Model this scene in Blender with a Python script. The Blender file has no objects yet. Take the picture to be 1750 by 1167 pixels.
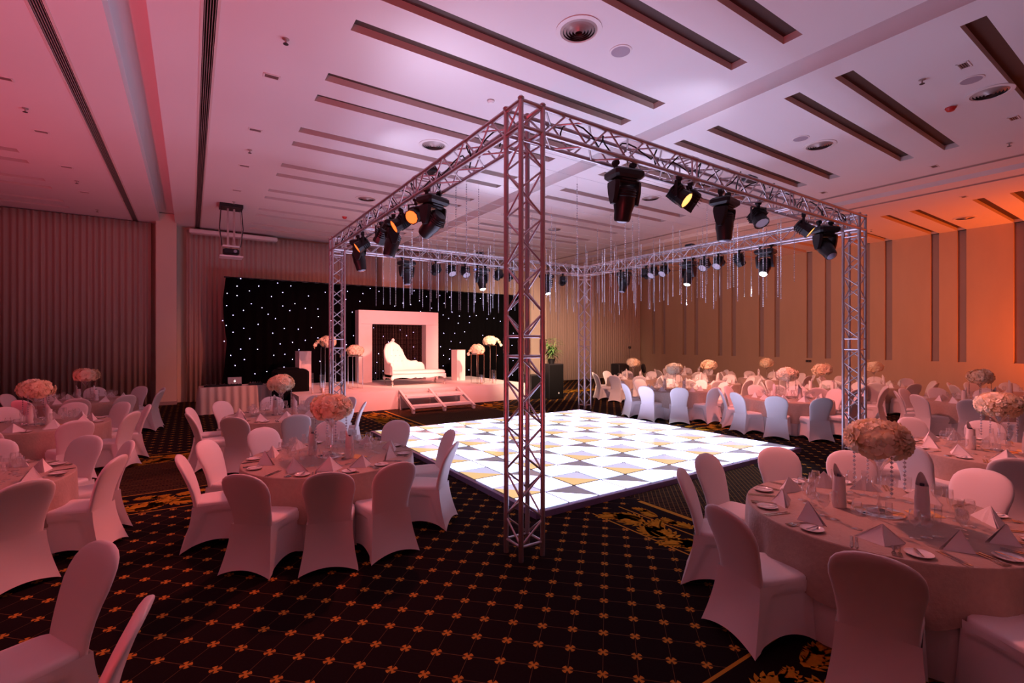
import bpy, math, random
from mathutils import Vector, Matrix
S = bpy.context.scene
C = S.collection
PI = math.pi
def R(a): return math.radians(a)

# ------------------------------------------------------------------ camera, world, exposure
YAW = R(33.7); FPX = 823.4; EYE = 2.15
cam = bpy.data.objects.new('camera', bpy.data.cameras.new('camera'))
cam.data.sensor_width = 36; cam.data.lens = FPX / 1750 * 36
cam.location = (0, 0, EYE); cam.rotation_euler = (PI / 2, 0, -YAW)
cam.data.clip_end = 200; cam.data.clip_start = 0.02
C.objects.link(cam); S.camera = cam
w = bpy.data.worlds.new('ambient_fill'); S.world = w; w.use_nodes = True  # dim warm ambient, added to lift the shadows
w.node_tree.nodes['Background'].inputs[0].default_value = (0.50, 0.22, 0.20, 1)
w.node_tree.nodes['Background'].inputs[1].default_value = 0.02
S.view_settings.view_transform = 'Standard'; S.view_settings.look = 'None'
S.view_settings.gamma = 1; S.view_settings.exposure = 0.0; S.view_settings.use_curve_mapping = False
S.cycles.max_bounces = 7; S.cycles.diffuse_bounces = 4; S.cycles.glossy_bounces = 3
S.cycles.transmission_bounces = 5; S.cycles.transparent_max_bounces = 32
S.cycles.sample_clamp_indirect = 4.0; S.cycles.caustics_refractive = False; S.cycles.caustics_reflective = False

# light levels
E_FLOOR = 6.0                          # dance-floor panels
W_PAR_LEFT, W_PAR_FRONT, W_PAR_RIGHT, W_STAGE = 260, 540, 800, 1600
W_MAGENTA, W_ORANGE, W_CEIL_FILL, W_HEAD = 950, 1800, 34, 400

cosy, siny = math.cos(YAW), math.sin(YAW)
def pix(x, y, z=0.0):
    d = x * siny + y * cosy; l = x * cosy - y * siny
    return 875 + FPX * l / d, 583.5 - FPX * (z - EYE) / d, d
def ray(u, v):
    a = (u - 875) / FPX; b = (583.5 - v) / FPX
    return Vector((siny + cosy * a, cosy - siny * a, b))
def on_y(u, v, y):
    r = ray(u, v); t = y / r.y; return Vector((r.x * t, y, EYE + r.z * t))
def on_x(u, v, x):
    r = ray(u, v); t = x / r.x; return Vector((x, r.y * t, EYE + r.z * t))

# ------------------------------------------------------------------ materials
class X:                                # tiny shader-math helper
    nt = None
    def __init__(s, v): s.v = v
    def _m(s, op, o=None, o2=None):
        n = X.nt.nodes.new('ShaderNodeMath'); n.operation = op
        for i, a in enumerate((s, o, o2)):
            if a is None: continue
            a = a.v if isinstance(a, X) else a
            if isinstance(a, (int, float)): n.inputs[i].default_value = a
            else: X.nt.links.new(a, n.inputs[i])
        return X(n.outputs[0])
    def __add__(s, o): return s._m('ADD', o)
    def __sub__(s, o): return s._m('SUBTRACT', o)
    def __mul__(s, o): return s._m('MULTIPLY', o)
    def __truediv__(s, o): return s._m('DIVIDE', o)
    def gt(s, o): return s._m('GREATER_THAN', o)
    def lt(s, o): return s._m('LESS_THAN', o)
    def abs(s): return s._m('ABSOLUTE')
    def mx(s, o): return s._m('MAXIMUM', o)
    def rnd(s): return s._m('ROUND')

MATS = {}
def mat(name, col, rough=0.6, metal=0.0, emis=None, estr=0.0, spec=0.5, noise=None, bump=None, trans=0.0, sheen=0.0, coat=0.0, alpha=1.0, ior=1.45):
    if name in MATS: return MATS[name]
    m = bpy.data.materials.new(name); m.use_nodes = True; nt = m.node_tree
    b = nt.nodes['Principled BSDF']; i = b.inputs
    i['Base Color'].default_value = (*col, 1); i['Roughness'].default_value = rough; i['Metallic'].default_value = metal
    i['Specular IOR Level'].default_value = spec; i['IOR'].default_value = ior
    i['Transmission Weight'].default_value = trans; i['Sheen Weight'].default_value = sheen; i['Coat Weight'].default_value = coat
    i['Alpha'].default_value = alpha
    if emis: i['Emission Color'].default_value = (*emis, 1); i['Emission Strength'].default_value = estr
    if noise or bump:
        tc = nt.nodes.new('ShaderNodeTexCoord')
    if noise:                            # (scale, amount, stretch)
        sc, am, st = noise
        mp = nt.nodes.new('ShaderNodeMapping'); mp.inputs['Scale'].default_value = st
        nz = nt.nodes.new('ShaderNodeTexNoise'); nz.inputs['Scale'].default_value = sc; nz.inputs['Detail'].default_value = 4
        rp = nt.nodes.new('ShaderNodeMix'); rp.data_type = 'RGBA'
        rp.inputs['A'].default_value = (*[c * (1 - am) for c in col], 1); rp.inputs['B'].default_value = (*[min(1, c * (1 + am)) for c in col], 1)
        nt.links.new(tc.outputs['Object'], mp.inputs[0]); nt.links.new(mp.outputs[0], nz.inputs['Vector'])
        nt.links.new(nz.outputs['Fac'], rp.inputs['Factor']); nt.links.new(rp.outputs['Result'], i['Base Color'])
    if bump:
        sc, st = bump
        nz = nt.nodes.new('ShaderNodeTexNoise'); nz.inputs['Scale'].default_value = sc
        bp = nt.nodes.new('ShaderNodeBump'); bp.inputs['Strength'].default_value = st; bp.inputs['Distance'].default_value = 0.01
        nt.links.new(tc.outputs['Object'], nz.inputs['Vector']); nt.links.new(nz.outputs['Fac'], bp.inputs['Height']); nt.links.new(bp.outputs[0], i['Normal'])
    MATS[name] = m; return m

M_ceil = mat('ceiling_paint', (0.80, 0.78, 0.78), 0.75, noise=(0.6, 0.03, (1, 1, 1)))
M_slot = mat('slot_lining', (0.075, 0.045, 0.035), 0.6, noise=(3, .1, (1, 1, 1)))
M_slotside = mat('slot_edge', (0.70, 0.62, 0.58), 0.6)
M_wall = mat('wall_panel', (0.60, 0.46, 0.33), 0.65, noise=(2.5, 0.08, (1, 1, .25)))
M_strip = mat('wall_recess', (0.42, 0.34, 0.33), 0.6, noise=(3, .05, (1, 1, 1)))
M_pillar = mat('pillar_paint', (0.74, 0.64, 0.52), 0.7, noise=(2, .04, (1, 1, 1)))
M_curt = mat('curtain_cloth', (0.47, 0.36, 0.30), 0.8, sheen=.2, noise=(9, .12, (1, 1, .05)))
M_grille = mat('grille_dark', (0.05, 0.04, 0.04), 0.5)
M_slat = mat('grille_slat', (0.45, 0.38, 0.36), 0.4, metal=.3)
M_alu = mat('truss_aluminium', (0.60, 0.57, 0.60), 0.34, metal=.85, noise=(14, .12, (1, 1, 1)))
M_black = mat('fixture_black', (0.012, 0.012, 0.014), 0.38, noise=(20, .2, (1, 1, 1)))
M_rubber = mat('black_rubber', (0.010, 0.010, 0.011), 0.7)
M_velvet = mat('black_velvet', (0.0022, 0.0022, 0.0028), 0.95, spec=.05)
M_blackbox = mat('black_cloth', (0.004, 0.004, 0.0045), 0.85, spec=.15)
M_lens = mat('lens_glass', (0.25, 0.27, 0.35), 0.08, spec=.8, coat=.6)
M_led = mat('led_array', (0.55, 0.55, 0.60), 0.25, bump=(140, .8))
M_cover = mat('stretch_cover', (0.80, 0.77, 0.76), 0.55, sheen=.25, bump=(350, .05))
M_linen = mat('table_linen', (0.74, 0.70, 0.68), 0.7, sheen=.2)
M_overlay = mat('champagne_overlay', (0.43, 0.32, 0.26), 0.55, sheen=.2, noise=(26, .14, (1, 1, 1)), bump=(42, .35))
M_napkin = mat('napkin_cotton', (0.82, 0.80, 0.80), 0.75, bump=(60, .1))
M_china = mat('china_white', (0.82, 0.81, 0.80), 0.16, coat=.4)
M_steel = mat('cutlery_steel', (0.62, 0.60, 0.60), 0.18, metal=1.0)
M_mirror = mat('mirror_glass', (0.75, 0.75, 0.77), 0.04, metal=1.0)
M_petal = mat('petal_blush', (0.95, 0.76, 0.52), 0.6, noise=(7, .14, (1, 1, 1)), sheen=.2)
M_petalw = mat('petal_cream', (0.95, 0.87, 0.66), 0.6, noise=(7, .10, (1, 1, 1)), sheen=.2)
M_leaf = mat('leaf_green', (0.05, 0.13, 0.03), 0.5, noise=(6, .3, (1, 1, 1)))
M_stem = mat('stem_green', (0.16, 0.20, 0.07), 0.6)
M_white = mat('white_board', (0.80, 0.77, 0.75), 0.5, noise=(4, .03, (1, 1, 1)))
M_chaise = mat('chaise_leatherette', (0.85, 0.82, 0.78), 0.4, coat=.15)
M_stage = mat('stage_cloth', (0.74, 0.69, 0.67), 0.55, noise=(1.5, .05, (1, 1, 1)))
M_chrome = mat('chrome_frame', (0.70, 0.66, 0.62), 0.15, metal=1.0)
M_satin = mat('satin_skirt', (0.66, 0.58, 0.52), 0.28, sheen=.4, noise=(5, .08, (4, 1, .3)))
M_wax = mat('candle_wax', (0.80, 0.58, 0.42), 0.5)
M_laptop = mat('laptop_shell', (0.35, 0.34, 0.35), 0.35, metal=.7)
M_logo = mat('laptop_logo', (0.9, 0.9, 0.9), 0.4, emis=(1, .97, .9), estr=1.6)
M_red = mat('red_sounder', (0.55, 0.03, 0.03), 0.4)
M_bluelcd = mat('fixture_display', (0.02, 0.02, 0.1), 0.3, emis=(0.08, 0.12, 1.0), estr=3.0)
M_orangelens = mat('lit_par_lens', (1, .5, .2), 0.3, emis=(1.0, 0.16, 0.02), estr=1.7)
M_amberlens = mat('lit_par_lens_amber', (1, .7, .4), 0.3, emis=(1.0, 0.42, 0.10), estr=2.0)
M_whitelens = mat('lit_spot_lens', (1, 1, 1), 0.3, emis=(0.85, 0.93, 1.0), estr=9.0)
M_star = mat('star_led', (1, 1, 1), 0.3, emis=(0.55, 0.48, 1.0), estr=7.0)
M_gold = mat('carpet_gold', (0.50, 0.25, 0.02), 0.95, spec=.05, noise=(30, .25, (1, 1, 1)))
M_wire = mat('thin_wire', (0.5, 0.5, 0.52), 0.4, metal=.6)
M_menu = mat('menu_card', (0.75, 0.45, 0.14), 0.5)
M_tag = mat('white_badge', (0.85, 0.85, 0.85), 0.5)
M_bottle = mat('bottle_cap', (0.10, 0.10, 0.14), 0.3, metal=.5)

def glass_mat():
    m = bpy.data.materials.new('clear_glass'); m.use_nodes = True; nt = m.node_tree
    nt.nodes.remove(nt.nodes['Principled BSDF'])
    out = nt.nodes['Material Output']
    t = nt.nodes.new('ShaderNodeBsdfTransparent'); t.inputs[0].default_value = (.985, .985, .985, 1)
    g = nt.nodes.new('ShaderNodeBsdfGlossy'); g.inputs['Roughness'].default_value = .03; g.inputs[0].default_value = (1, 1, 1, 1)
    f = nt.nodes.new('ShaderNodeLayerWeight'); f.inputs[0].default_value = .5
    pw = nt.nodes.new('ShaderNodeMath'); pw.operation = 'POWER'; pw.inputs[1].default_value = 3.0; nt.links.new(f.outputs['Facing'], pw.inputs[0])
    mu = nt.nodes.new('ShaderNodeMath'); mu.operation = 'MULTIPLY_ADD'; mu.inputs[1].default_value = .8; mu.inputs[2].default_value = .075
    mx = nt.nodes.new('ShaderNodeMixShader')
    nt.links.new(pw.outputs[0], mu.inputs[0]); nt.links.new(mu.outputs[0], mx.inputs[0])
    nt.links.new(t.outputs[0], mx.inputs[1]); nt.links.new(g.outputs[0], mx.inputs[2]); nt.links.new(mx.outputs[0], out.inputs[0])
    MATS['clear_glass'] = m; return m
for pm_ in (M_petal, M_petalw):          # petals let light through
    nt = pm_.node_tree; tb = nt.nodes.new('ShaderNodeBsdfTranslucent'); mxs = nt.nodes.new('ShaderNodeMixShader'); mxs.inputs[0].default_value = .25
    src = nt.nodes['Principled BSDF'].inputs['Base Color'].links[0].from_socket
    nt.links.new(src, tb.inputs[0]); nt.links.new(nt.nodes['Principled BSDF'].outputs[0], mxs.inputs[1]); nt.links.new(tb.outputs[0], mxs.inputs[2]); nt.links.new(mxs.outputs[0], nt.nodes['Material Output'].inputs[0])
M_glass = glass_mat()
M_vase = M_glass.copy(); M_vase.name = 'vase_glass'
for n_ in M_vase.node_tree.nodes:
    if n_.type == 'MATH' and n_.operation == 'MULTIPLY_ADD': n_.inputs[2].default_value = .20
def crystal_mat():
    m = bpy.data.materials.new('cut_crystal'); m.use_nodes = True; nt = m.node_tree
    nt.nodes.remove(nt.nodes['Principled BSDF']); out = nt.nodes['Material Output']
    t = nt.nodes.new('ShaderNodeBsdfTransparent'); t.inputs[0].default_value = (.9, .9, .92, 1)
    g = nt.nodes.new('ShaderNodeBsdfGlossy'); g.inputs['Roughness'].default_value = .05
    d = nt.nodes.new('ShaderNodeBsdfTranslucent'); d.inputs[0].default_value = (.9, .9, .95, 1)
    a = nt.nodes.new('ShaderNodeMixShader'); a.inputs[0].default_value = .6
    b = nt.nodes.new('ShaderNodeMixShader'); b.inputs[0].default_value = .35
    nt.links.new(g.outputs[0], a.inputs[1]); nt.links.new(d.outputs[0], a.inputs[2])
    nt.links.new(a.outputs[0], b.inputs[1]); nt.links.new(t.outputs[0], b.inputs[2]); nt.links.new(b.outputs[0], out.inputs[0])
    MATS['cut_crystal'] = m; return m
M_crystal = crystal_mat()

# carpet zones, metres: (x0, x1, y0, y1)
BANDS = [(4.17, 5.08, -6, 4.45), (-12, 4.17, 0.95, 1.86), (-12, 3.4, 7.6, 8.55), (-12, 4.15, 10.55, 11.4),
         (4.15, 5.05, 11.2, 14.6), (8.07, 9.0, 11.2, 14.6), (10.2, 23.3, 6.95, 7.95), (10.2, 23.3, 15.6, 16.5)]
FINE = [(5.08, 8.07, -6, 4.7), (-12, 3.4, 8.55, 10.55), (5.05, 8.07, 11.0, 14.8), (10.2, 23.3, 0.2, 1.6)]
def carpet_mat():
    m = bpy.data.materials.new('carpet_weave'); m.use_nodes = True; nt = m.node_tree; X.nt = nt
    b = nt.nodes['Principled BSDF']; b.inputs['Roughness'].default_value = .95; b.inputs['Specular IOR Level'].default_value = .08
    tc = nt.nodes.new('ShaderNodeTexCoord'); sp = nt.nodes.new('ShaderNodeSeparateXYZ'); nt.links.new(tc.outputs['Object'], sp.inputs[0])
    x, y = X(sp.outputs[0]), X(sp.outputs[1])
    def rect(r):
        x0, x1, y0, y1 = r
        return x.gt(x0) * x.lt(x1) * y.gt(y0) * y.lt(y1)
    def union(rs):
        u = rect(rs[0])
        for r in rs[1:]: u = u.mx(rect(r))
        return u
    band = union(BANDS); fine = union(FINE)
    pl = (x + y) / .32; ql = (x - y + .05) / .32
    fx = (pl - pl.rnd()) * .2265; fy = (ql - ql.rnd()) * .2265
    r2 = fx * fx + fy * fy
    sn = (fx * fy).abs() / (r2 + 1e-7) * 2.0
    petal = sn.gt(.58) * r2.lt(.00145)
    core = r2.lt(.00016)
    flower = petal.mx(core)
    line = fx.abs().lt(.0024).mx(fy.abs().lt(.0016))
    dash = ((x * 90.0)._m('SINE')).gt(-.2)
    field = (band.mx(fine)) * -1.0 + 1.0
    flower = flower * field; line = line * field
    p2 = (x + y) / .085; q2 = (x - y) / .085
    fl = (p2 - p2.rnd()).abs().lt(.07).mx((q2 - q2.rnd()).abs().lt(.07)) * fine
    edges = None
    for (x0, x1, y0, y1) in BANDS:
        if y1 - y0 > x1 - x0: e = ((x - (x0 + .012)).abs().lt(.011)).mx((x - (x0 + .47)).abs().lt(.011)).mx((x - (x1 - .05)).abs().lt(.035))
        else: e = ((y - (y0 + .012)).abs().lt(.011)).mx((y - (y0 + .47)).abs().lt(.011)).mx((y - (y1 - .012)).abs().lt(.014))
        e = e * rect((x0, x1, y0, y1)); edges = e if edges is None else edges.mx(e)
    nz = nt.nodes.new('ShaderNodeTexNoise'); nz.inputs['Scale'].default_value = 60; nz.inputs['Detail'].default_value = 3
    nt.links.new(tc.outputs['Object'], nz.inputs['Vector'])
    def mixc(f, a, bcol):
        n = nt.nodes.new('ShaderNodeMix'); n.data_type = 'RGBA'
        nt.links.new(f.v, n.inputs['Factor'])
        if isinstance(a, tuple): n.inputs['A'].default_value = (*a, 1)
        else: nt.links.new(a, n.inputs['A'])
        n.inputs['B'].default_value = (*bcol, 1); return n.outputs['Result']
    c = mixc(X(nz.outputs['Fac']), (.006, .003, .004), (.016, .008, .009))
    c = mixc(line, c, (.16, .085, .035)); c = mixc(fl, c, (.17, .085, .03))
    c = mixc(flower, c, (.52, .24, .035)); c = mixc(edges, c, (.50, .25, .03))
    nt.links.new(c, b.inputs['Base Color'])
    bp = nt.nodes.new('ShaderNodeBump'); bp.inputs['Strength'].default_value = .25; bp.inputs['Distance'].default_value = .004
    n2 = nt.nodes.new('ShaderNodeTexNoise'); n2.inputs['Scale'].default_value = 400; nt.links.new(tc.outputs['Object'], n2.inputs['Vector'])
    nt.links.new(n2.outputs['Fac'], bp.inputs['Height']); nt.links.new(bp.outputs[0], b.inputs['Normal'])
    return m
M_carpet = carpet_mat()

# ------------------------------------------------------------------ mesh helpers
class MB:
    def __init__(s): s.v = []; s.f = []; s.mi = []; s.m = 0
    def add(s, vs, fs):
        o = len(s.v); s.v += [tuple(p) for p in vs]; s.f += [tuple(i + o for i in f) for f in fs]; s.mi += [s.m] * len(fs); return s
    def box(s, c, d, M=None, taper=1.0):
        x, y, z = d[0] / 2, d[1] / 2, d[2] / 2; t = taper
        vs = [Vector(p) for p in ((-x, -y, -z), (x, -y, -z), (x, y, -z), (-x, y, -z), (-x * t, -y * t, z), (x * t, -y * t, z), (x * t, y * t, z), (-x * t, y * t, z))]
        if M is not None: vs = [M @ p for p in vs]
        c = Vector(c); vs = [p + c for p in vs]
        return s.add(vs, [(0, 3, 2, 1), (4, 5, 6, 7), (0, 1, 5, 4), (1, 2, 6, 5), (2, 3, 7, 6), (3, 0, 4, 7)])
    def bb(s, x0, x1, y0, y1, z0, z1): return s.box(((x0 + x1) / 2, (y0 + y1) / 2, (z0 + z1) / 2), (x1 - x0, y1 - y0, z1 - z0))
    def rbox(s, c, d, b=.02, M=None):    # box with chamfered edges
        x, y, z = d[0] / 2, d[1] / 2, d[2] / 2
        lv = [(-z, b), (-z + b, 0), (z - b, 0), (z, b)]; L = []
        for zz, q in lv:
            a, e = x - q, y - q; k = b
            ring = [(-a + k, -e), (a - k, -e), (a, -e + k), (a, e - k), (a - k, e), (-a + k, e), (-a, e - k), (-a, -e + k)]
            L.append([Vector((p[0], p[1], zz)) for p in ring])
        if M is not None: L = [[M @ p for p in r] for r in L]
        c = Vector(c); L = [[p + c for p in r] for r in L]
        return s.loft(L, cap=True)
    def loft(s, loops, cap=False, close=True):
        n = len(loops[0]); vs = [p for l in loops for p in l]; fs = []
        for k in range(len(loops) - 1):
            for i in range(n if close else n - 1):
                j = (i + 1) % n; fs.append((k * n + i, k * n + j, (k + 1) * n + j, (k + 1) * n + i))
        if cap: fs.append(tuple(range(n))[::-1]); fs.append(tuple((len(loops) - 1) * n + i for i in range(n)))
        return s.add(vs, fs)
    def tube(s, a, b, r, n=8, r2=None, cap=True):
        a = Vector(a); b = Vector(b); d = (b - a)
        if d.length < 1e-6: return s
        q = d.to_track_quat('Z', 'Y'); r2 = r if r2 is None else r2
        la = [a + q @ Vector((r * math.cos(2 * PI * i / n), r * math.sin(2 * PI * i / n), 0)) for i in range(n)]
        lb = [b + q @ Vector((r2 * math.cos(2 * PI * i / n), r2 * math.sin(2 * PI * i / n), 0)) for i in range(n)]
        return s.loft([la, lb], cap=cap)
    def path(s, pts, r, n=6):
        pts = [Vector(p) for p in pts]; L = []
        for k, p in enumerate(pts):
            d = pts[min(k + 1, len(pts) - 1)] - pts[max(k - 1, 0)]
            q = d.to_track_quat('Z', 'Y'); rr = r[k] if isinstance(r, (list, tuple)) else r
            L.append([p + q @ Vector((rr * math.cos(2 * PI * i / n), rr * math.sin(2 * PI * i / n), 0)) for i in range(n)])
        return s.loft(L, cap=True)
    def lathe(s, prof, n=20, c=(0, 0, 0), cap=False):
        c = Vector(c)
        return s.loft([[c + Vector((r * math.cos(2 * PI * i / n), r * math.sin(2 * PI * i / n), z)) for i in range(n)] for r, z in prof], cap=cap)
    def disc(s, c, r, n=16, up=True):
        c = Vector(c); vs = [c + Vector((r * math.cos(2 * PI * i / n), r * math.sin(2 * PI * i / n), 0)) for i in range(n)]
        return s.add(vs, [tuple(range(n)) if up else tuple(range(n))[::-1]])
    def xf(s, M): s.v = [tuple(M @ Vector(p)) for p in s.v]; return s
    def mesh(s, name, mats, smooth=False):
        me = bpy.data.meshes.new(name); me.from_pydata(s.v, [], s.f)
        for m in (mats if isinstance(mats, (list, tuple)) else [mats]): me.materials.append(m)
        if any(s.mi): me.polygons.foreach_set('material_index', s.mi)
        if smooth:
            me.polygons.foreach_set('use_smooth', [True] * len(s.f))
            if smooth != 'all':
                try: me.set_sharp_from_angle(angle=R(smooth if smooth is not True else 40))
                except Exception: pass
        me.update(); return me
    def obj(s, name, mats, parent=None, smooth=False, loc=None, rot=None):
        return ob(name, s.mesh(name, mats, smooth), parent, loc, rot)

def ob(name, me, parent=None, loc=None, rot=None, scale=None):
    o = bpy.data.objects.new(name, me); C.objects.link(o)
    if parent is not None: o.parent = parent
    if loc is not None: o.location = loc
    if rot is not None: o.rotation_euler = rot
    if scale is not None: o.scale = scale
    return o
def tag(o, label, cat=None, group=None, kind=None):
    o['label'] = label
    if cat: o['category'] = cat
    if group: o['group'] = group
    if kind: o['kind'] = kind
    return o
def thing(name, label, cat, loc=(0, 0, 0), rz=0, group=None, rot=None):
    o = ob(name, None, None, loc, rot if rot else (0, 0, rz)); o.empty_display_size = .1
    return tag(o, label, cat, group)
def struct(o, label, cat): return tag(o, label, cat, kind='structure')

# ------------------------------------------------------------------ room shell
ZC = 6.2; XL, XR, YN, YF = -12.0, 23.3, -6.0, 20.7
floor = MB().add([(XL, YN, 0), (XR, YN, 0), (XR, YF, 0), (XL, YF, 0)], [(0, 1, 2, 3)]).obj('floor', M_carpet)
struct(floor, 'dark patterned carpet with small orange flowers and gold scroll bands', 'floor')

# gold scroll work lying in the carpet bands
def leaf(mb, p, ang, L, curl, side, z):
    pts = []; n = 7
    a = ang; q = Vector(p)
    for k in range(n + 1):
        pts.append((q.copy(), a)); q = q + Vector((math.cos(a), math.sin(a))) * (L / n); a += curl / n
    w0 = L * .17
    lft = []; rgt = []
    for k, (c, a) in enumerate(pts):
        ww = w0 * math.sin(PI * min(1, (k + .6) / (n + .6))) ** .7
        nx = Vector((-math.sin(a), math.cos(a)))
        lft.append(c + nx * ww); rgt.append(c - nx * ww)
    loop = lft + rgt[::-1]
    for k in range(n):
        mb.add([(lft[k].x, lft[k].y, z), (rgt[k].x, rgt[k].y, z), (rgt[k + 1].x, rgt[k + 1].y, z), (lft[k + 1].x, lft[k + 1].y, z)], [(0, 1, 2, 3)])
    for k in range(1, n):                # pointed lobes
        c, a = pts[k]
        for sg in (1, -1):
            aa = a + sg * (.95 - .05 * k); ln = L * (.30 - .022 * k); b0 = (lft if sg > 0 else rgt)[k]
            d = Vector((math.cos(aa), math.sin(aa))); nn = Vector((-d.y, d.x)) * L * .055
            q0 = b0 - d * L * .05
            v = [q0 - nn, q0 + d * ln * .5 - nn * .9, q0 + d * ln, q0 + d * ln * .5 + nn * .9, q0 + nn]
            mb.add([(t.x, t.y, z) for t in v], [(0, 1, 2, 3, 4)])
rs = random.Random(4)
def scroll(x0, x1, y0, y1, z):
    mb = MB(); along = (y1 - y0) > (x1 - x0)
    Ln = (y1 - y0) if along else (x1 - x0); W = (x1 - x0) if along else (y1 - y0)
    def T(s, t): return Vector((x0 + t, y0 + s)) if along else Vector((x0 + s, y0 + t))
    lam = .95; n = int(Ln / .06); mid = W * .5
    path = [(s, W * .27 + .13 * math.sin(2 * PI * s / lam)) for s in [Ln * i / n for i in range(n + 1)]]
    for k in range(n):
        (s0, t0), (s1, t1) = path[k], path[k + 1]; h = .028
        a, b, c, d = T(s0, t0 - h), T(s1, t1 - h), T(s1, t1 + h), T(s0, t0 + h)
        mb.add([(q.x, q.y, z) for q in (a, b, c, d)], [(0, 1, 2, 3)])
    s = .08; k = 0
    while s < Ln - .3:
        up = 1 if k % 2 else -1
        for (ds, t, an, ln, cu) in ((0, W * .27 + .13 * math.sin(2 * PI * s / lam), .95 * up, .46, -2.3 * up), (.10, W * .27 + .10 * math.sin(2 * PI * s / lam), -.75 * up, .36, 2.2 * up),
                                    (.22, W * .30, .35 * up, .40, 1.5 * up), (.05, W * .72, .5 * up, .30, -1.9 * up), (.24, W * .72, -.5 * up, .24, 1.8 * up)):
            p = T(s + ds, min(max(t, .1), W - .2)); ang = (PI / 2 - an) if along else an
            leaf(mb, p, ang, ln * rs.uniform(.9, 1.1), -cu if along else cu, 1, z)
        s += lam / 2; k += 1
    o = mb.obj('carpet_scrollwork', M_gold, floor); o['kind'] = 'stuff'
scroll(4.19, 5.0, .0, 4.40, .0012)
scroll(-1.5, 4.15, .97, 1.84, .0012)
scroll(-6, 3.35, 7.62, 8.53, .0012); scroll(-6, 4.1, 10.57, 11.38, .0012)
scroll(4.17, 5.0, 11.3, 14.3, .0012); scroll(8.09, 8.95, 11.3, 14.4, .0012)
scroll(10.2, 23, 6.97, 7.93, .0012); scroll(10.2, 16, 15.62, 16.48, .0012)

# ceiling built from cells with slots, channels and grille runs left open
SY = [0.95 + 2.21 * k + e for k in range(-3, 9) for e in (0, .76)]; SY = [y for y in SY if -5.5 < y < 20.2]
BAYS = [(-8.0, -3.05), (1.73, 6.72), (8.23, 13.28), (18.6, XR)]
CHAN = [(-.88, -.44), (7.28, 7.76), (15.68, 16.15)]
GRILLE = [-1.54, .20, 15.0, 16.82]; GW = .14; SW = .25
holes = [(a, b, y, y + SW) for (a, b) in BAYS for y in SY] + [(a, b, YN, YF) for a, b in CHAN] + [(g - GW / 2, g + GW / 2, YN, YF) for g in GRILLE]
def cells(x0, x1, y0, y1, holes):
    xs = sorted({x0, x1} | {h[0] for h in holes} | {h[1] for h in holes}); ys = sorted({y0, y1} | {h[2] for h in holes} | {h[3] for h in holes})
    out = []
    for i in range(len(xs) - 1):
        cx = (xs[i] + xs[i + 1]) / 2; hs = [h for h in holes if h[0] < cx < h[1]]; start = y0; run = False
        for j in range(len(ys) - 1):
            cy = (ys[j] + ys[j + 1]) / 2; hole = any(h[2] < cy < h[3] for h in hs)
            if not hole and not run: start = ys[j]; run = True
            if hole and run: out.append((xs[i], xs[i + 1], start, ys[j])); run = False
        if run: out.append((xs[i], xs[i + 1], start, ys[-1]))
    return out
mb = MB()
for (a, b, c, d) in cells(XL, XR, YN, YF, holes): mb.add([(a, c, ZC), (a, d, ZC), (b, d, ZC), (b, c, ZC)], [(0, 1, 2, 3)])
mb.add([(XL, YN, ZC + .7), (XL, YF, ZC + .7), (XR, YF, ZC + .7), (XR, YN, ZC + .7)], [(0, 1, 2, 3)])
ceil = mb.obj('ceiling', M_ceil); struct(ceil, 'white plaster ceiling with paired dark recessed slots', 'ceiling')
def slot_mesh(L, wd, dp, mt):            # open-bottomed trough, long in x
    mb = MB(); x, y = L, wd
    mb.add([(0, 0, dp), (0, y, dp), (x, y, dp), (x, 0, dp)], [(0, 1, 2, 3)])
    mb.m = 1
    mb.add([(0, 0, 0), (0, 0, dp), (x, 0, dp), (x, 0, 0)], [(0, 1, 2, 3)]); mb.add([(0, y, 0), (x, y, 0), (x, y, dp), (0, y, dp)], [(0, 1, 2, 3)])
    mb.add([(0, 0, 0), (0, y, 0), (0, y, dp), (0, 0, dp)], [(0, 1, 2, 3)]); mb.add([(x, 0, 0), (x, 0, dp), (x, y, dp), (x, y, 0)], [(0, 1, 2, 3)])
    return mb.mesh('ceiling_slot', mt)
for (a, b) in BAYS:
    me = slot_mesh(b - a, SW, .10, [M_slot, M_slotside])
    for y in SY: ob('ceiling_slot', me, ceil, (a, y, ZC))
for (a, b) in CHAN:
    me = slot_mesh(YF - YN, b - a, .30, [M_ceil, M_ceil]); ob('ceiling_channel', me, ceil, (b, YN, ZC), (0, 0, PI / 2))
for g in GRILLE:
    mb = MB().bb(g - GW / 2, g + GW / 2, YN, YF, ZC + .06, ZC + .07); o = mb.obj('grille_backing', M_grille, ceil)
    for k in range(5):
        x = g - GW / 2 + GW * (k + .5) / 5; MB().bb(x - .004, x + .004, YN, YF - .02, ZC - .002, ZC + .05).obj('grille_slat', M_slat, o)
    for sx in (-1, 1): MB().bb(g + sx * (GW / 2 + .016) - .016, g + sx * (GW / 2 + .016) + .016, YN, YF - .02, ZC - .006, ZC + .004).obj('grille_frame', M_slotside, o)

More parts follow.
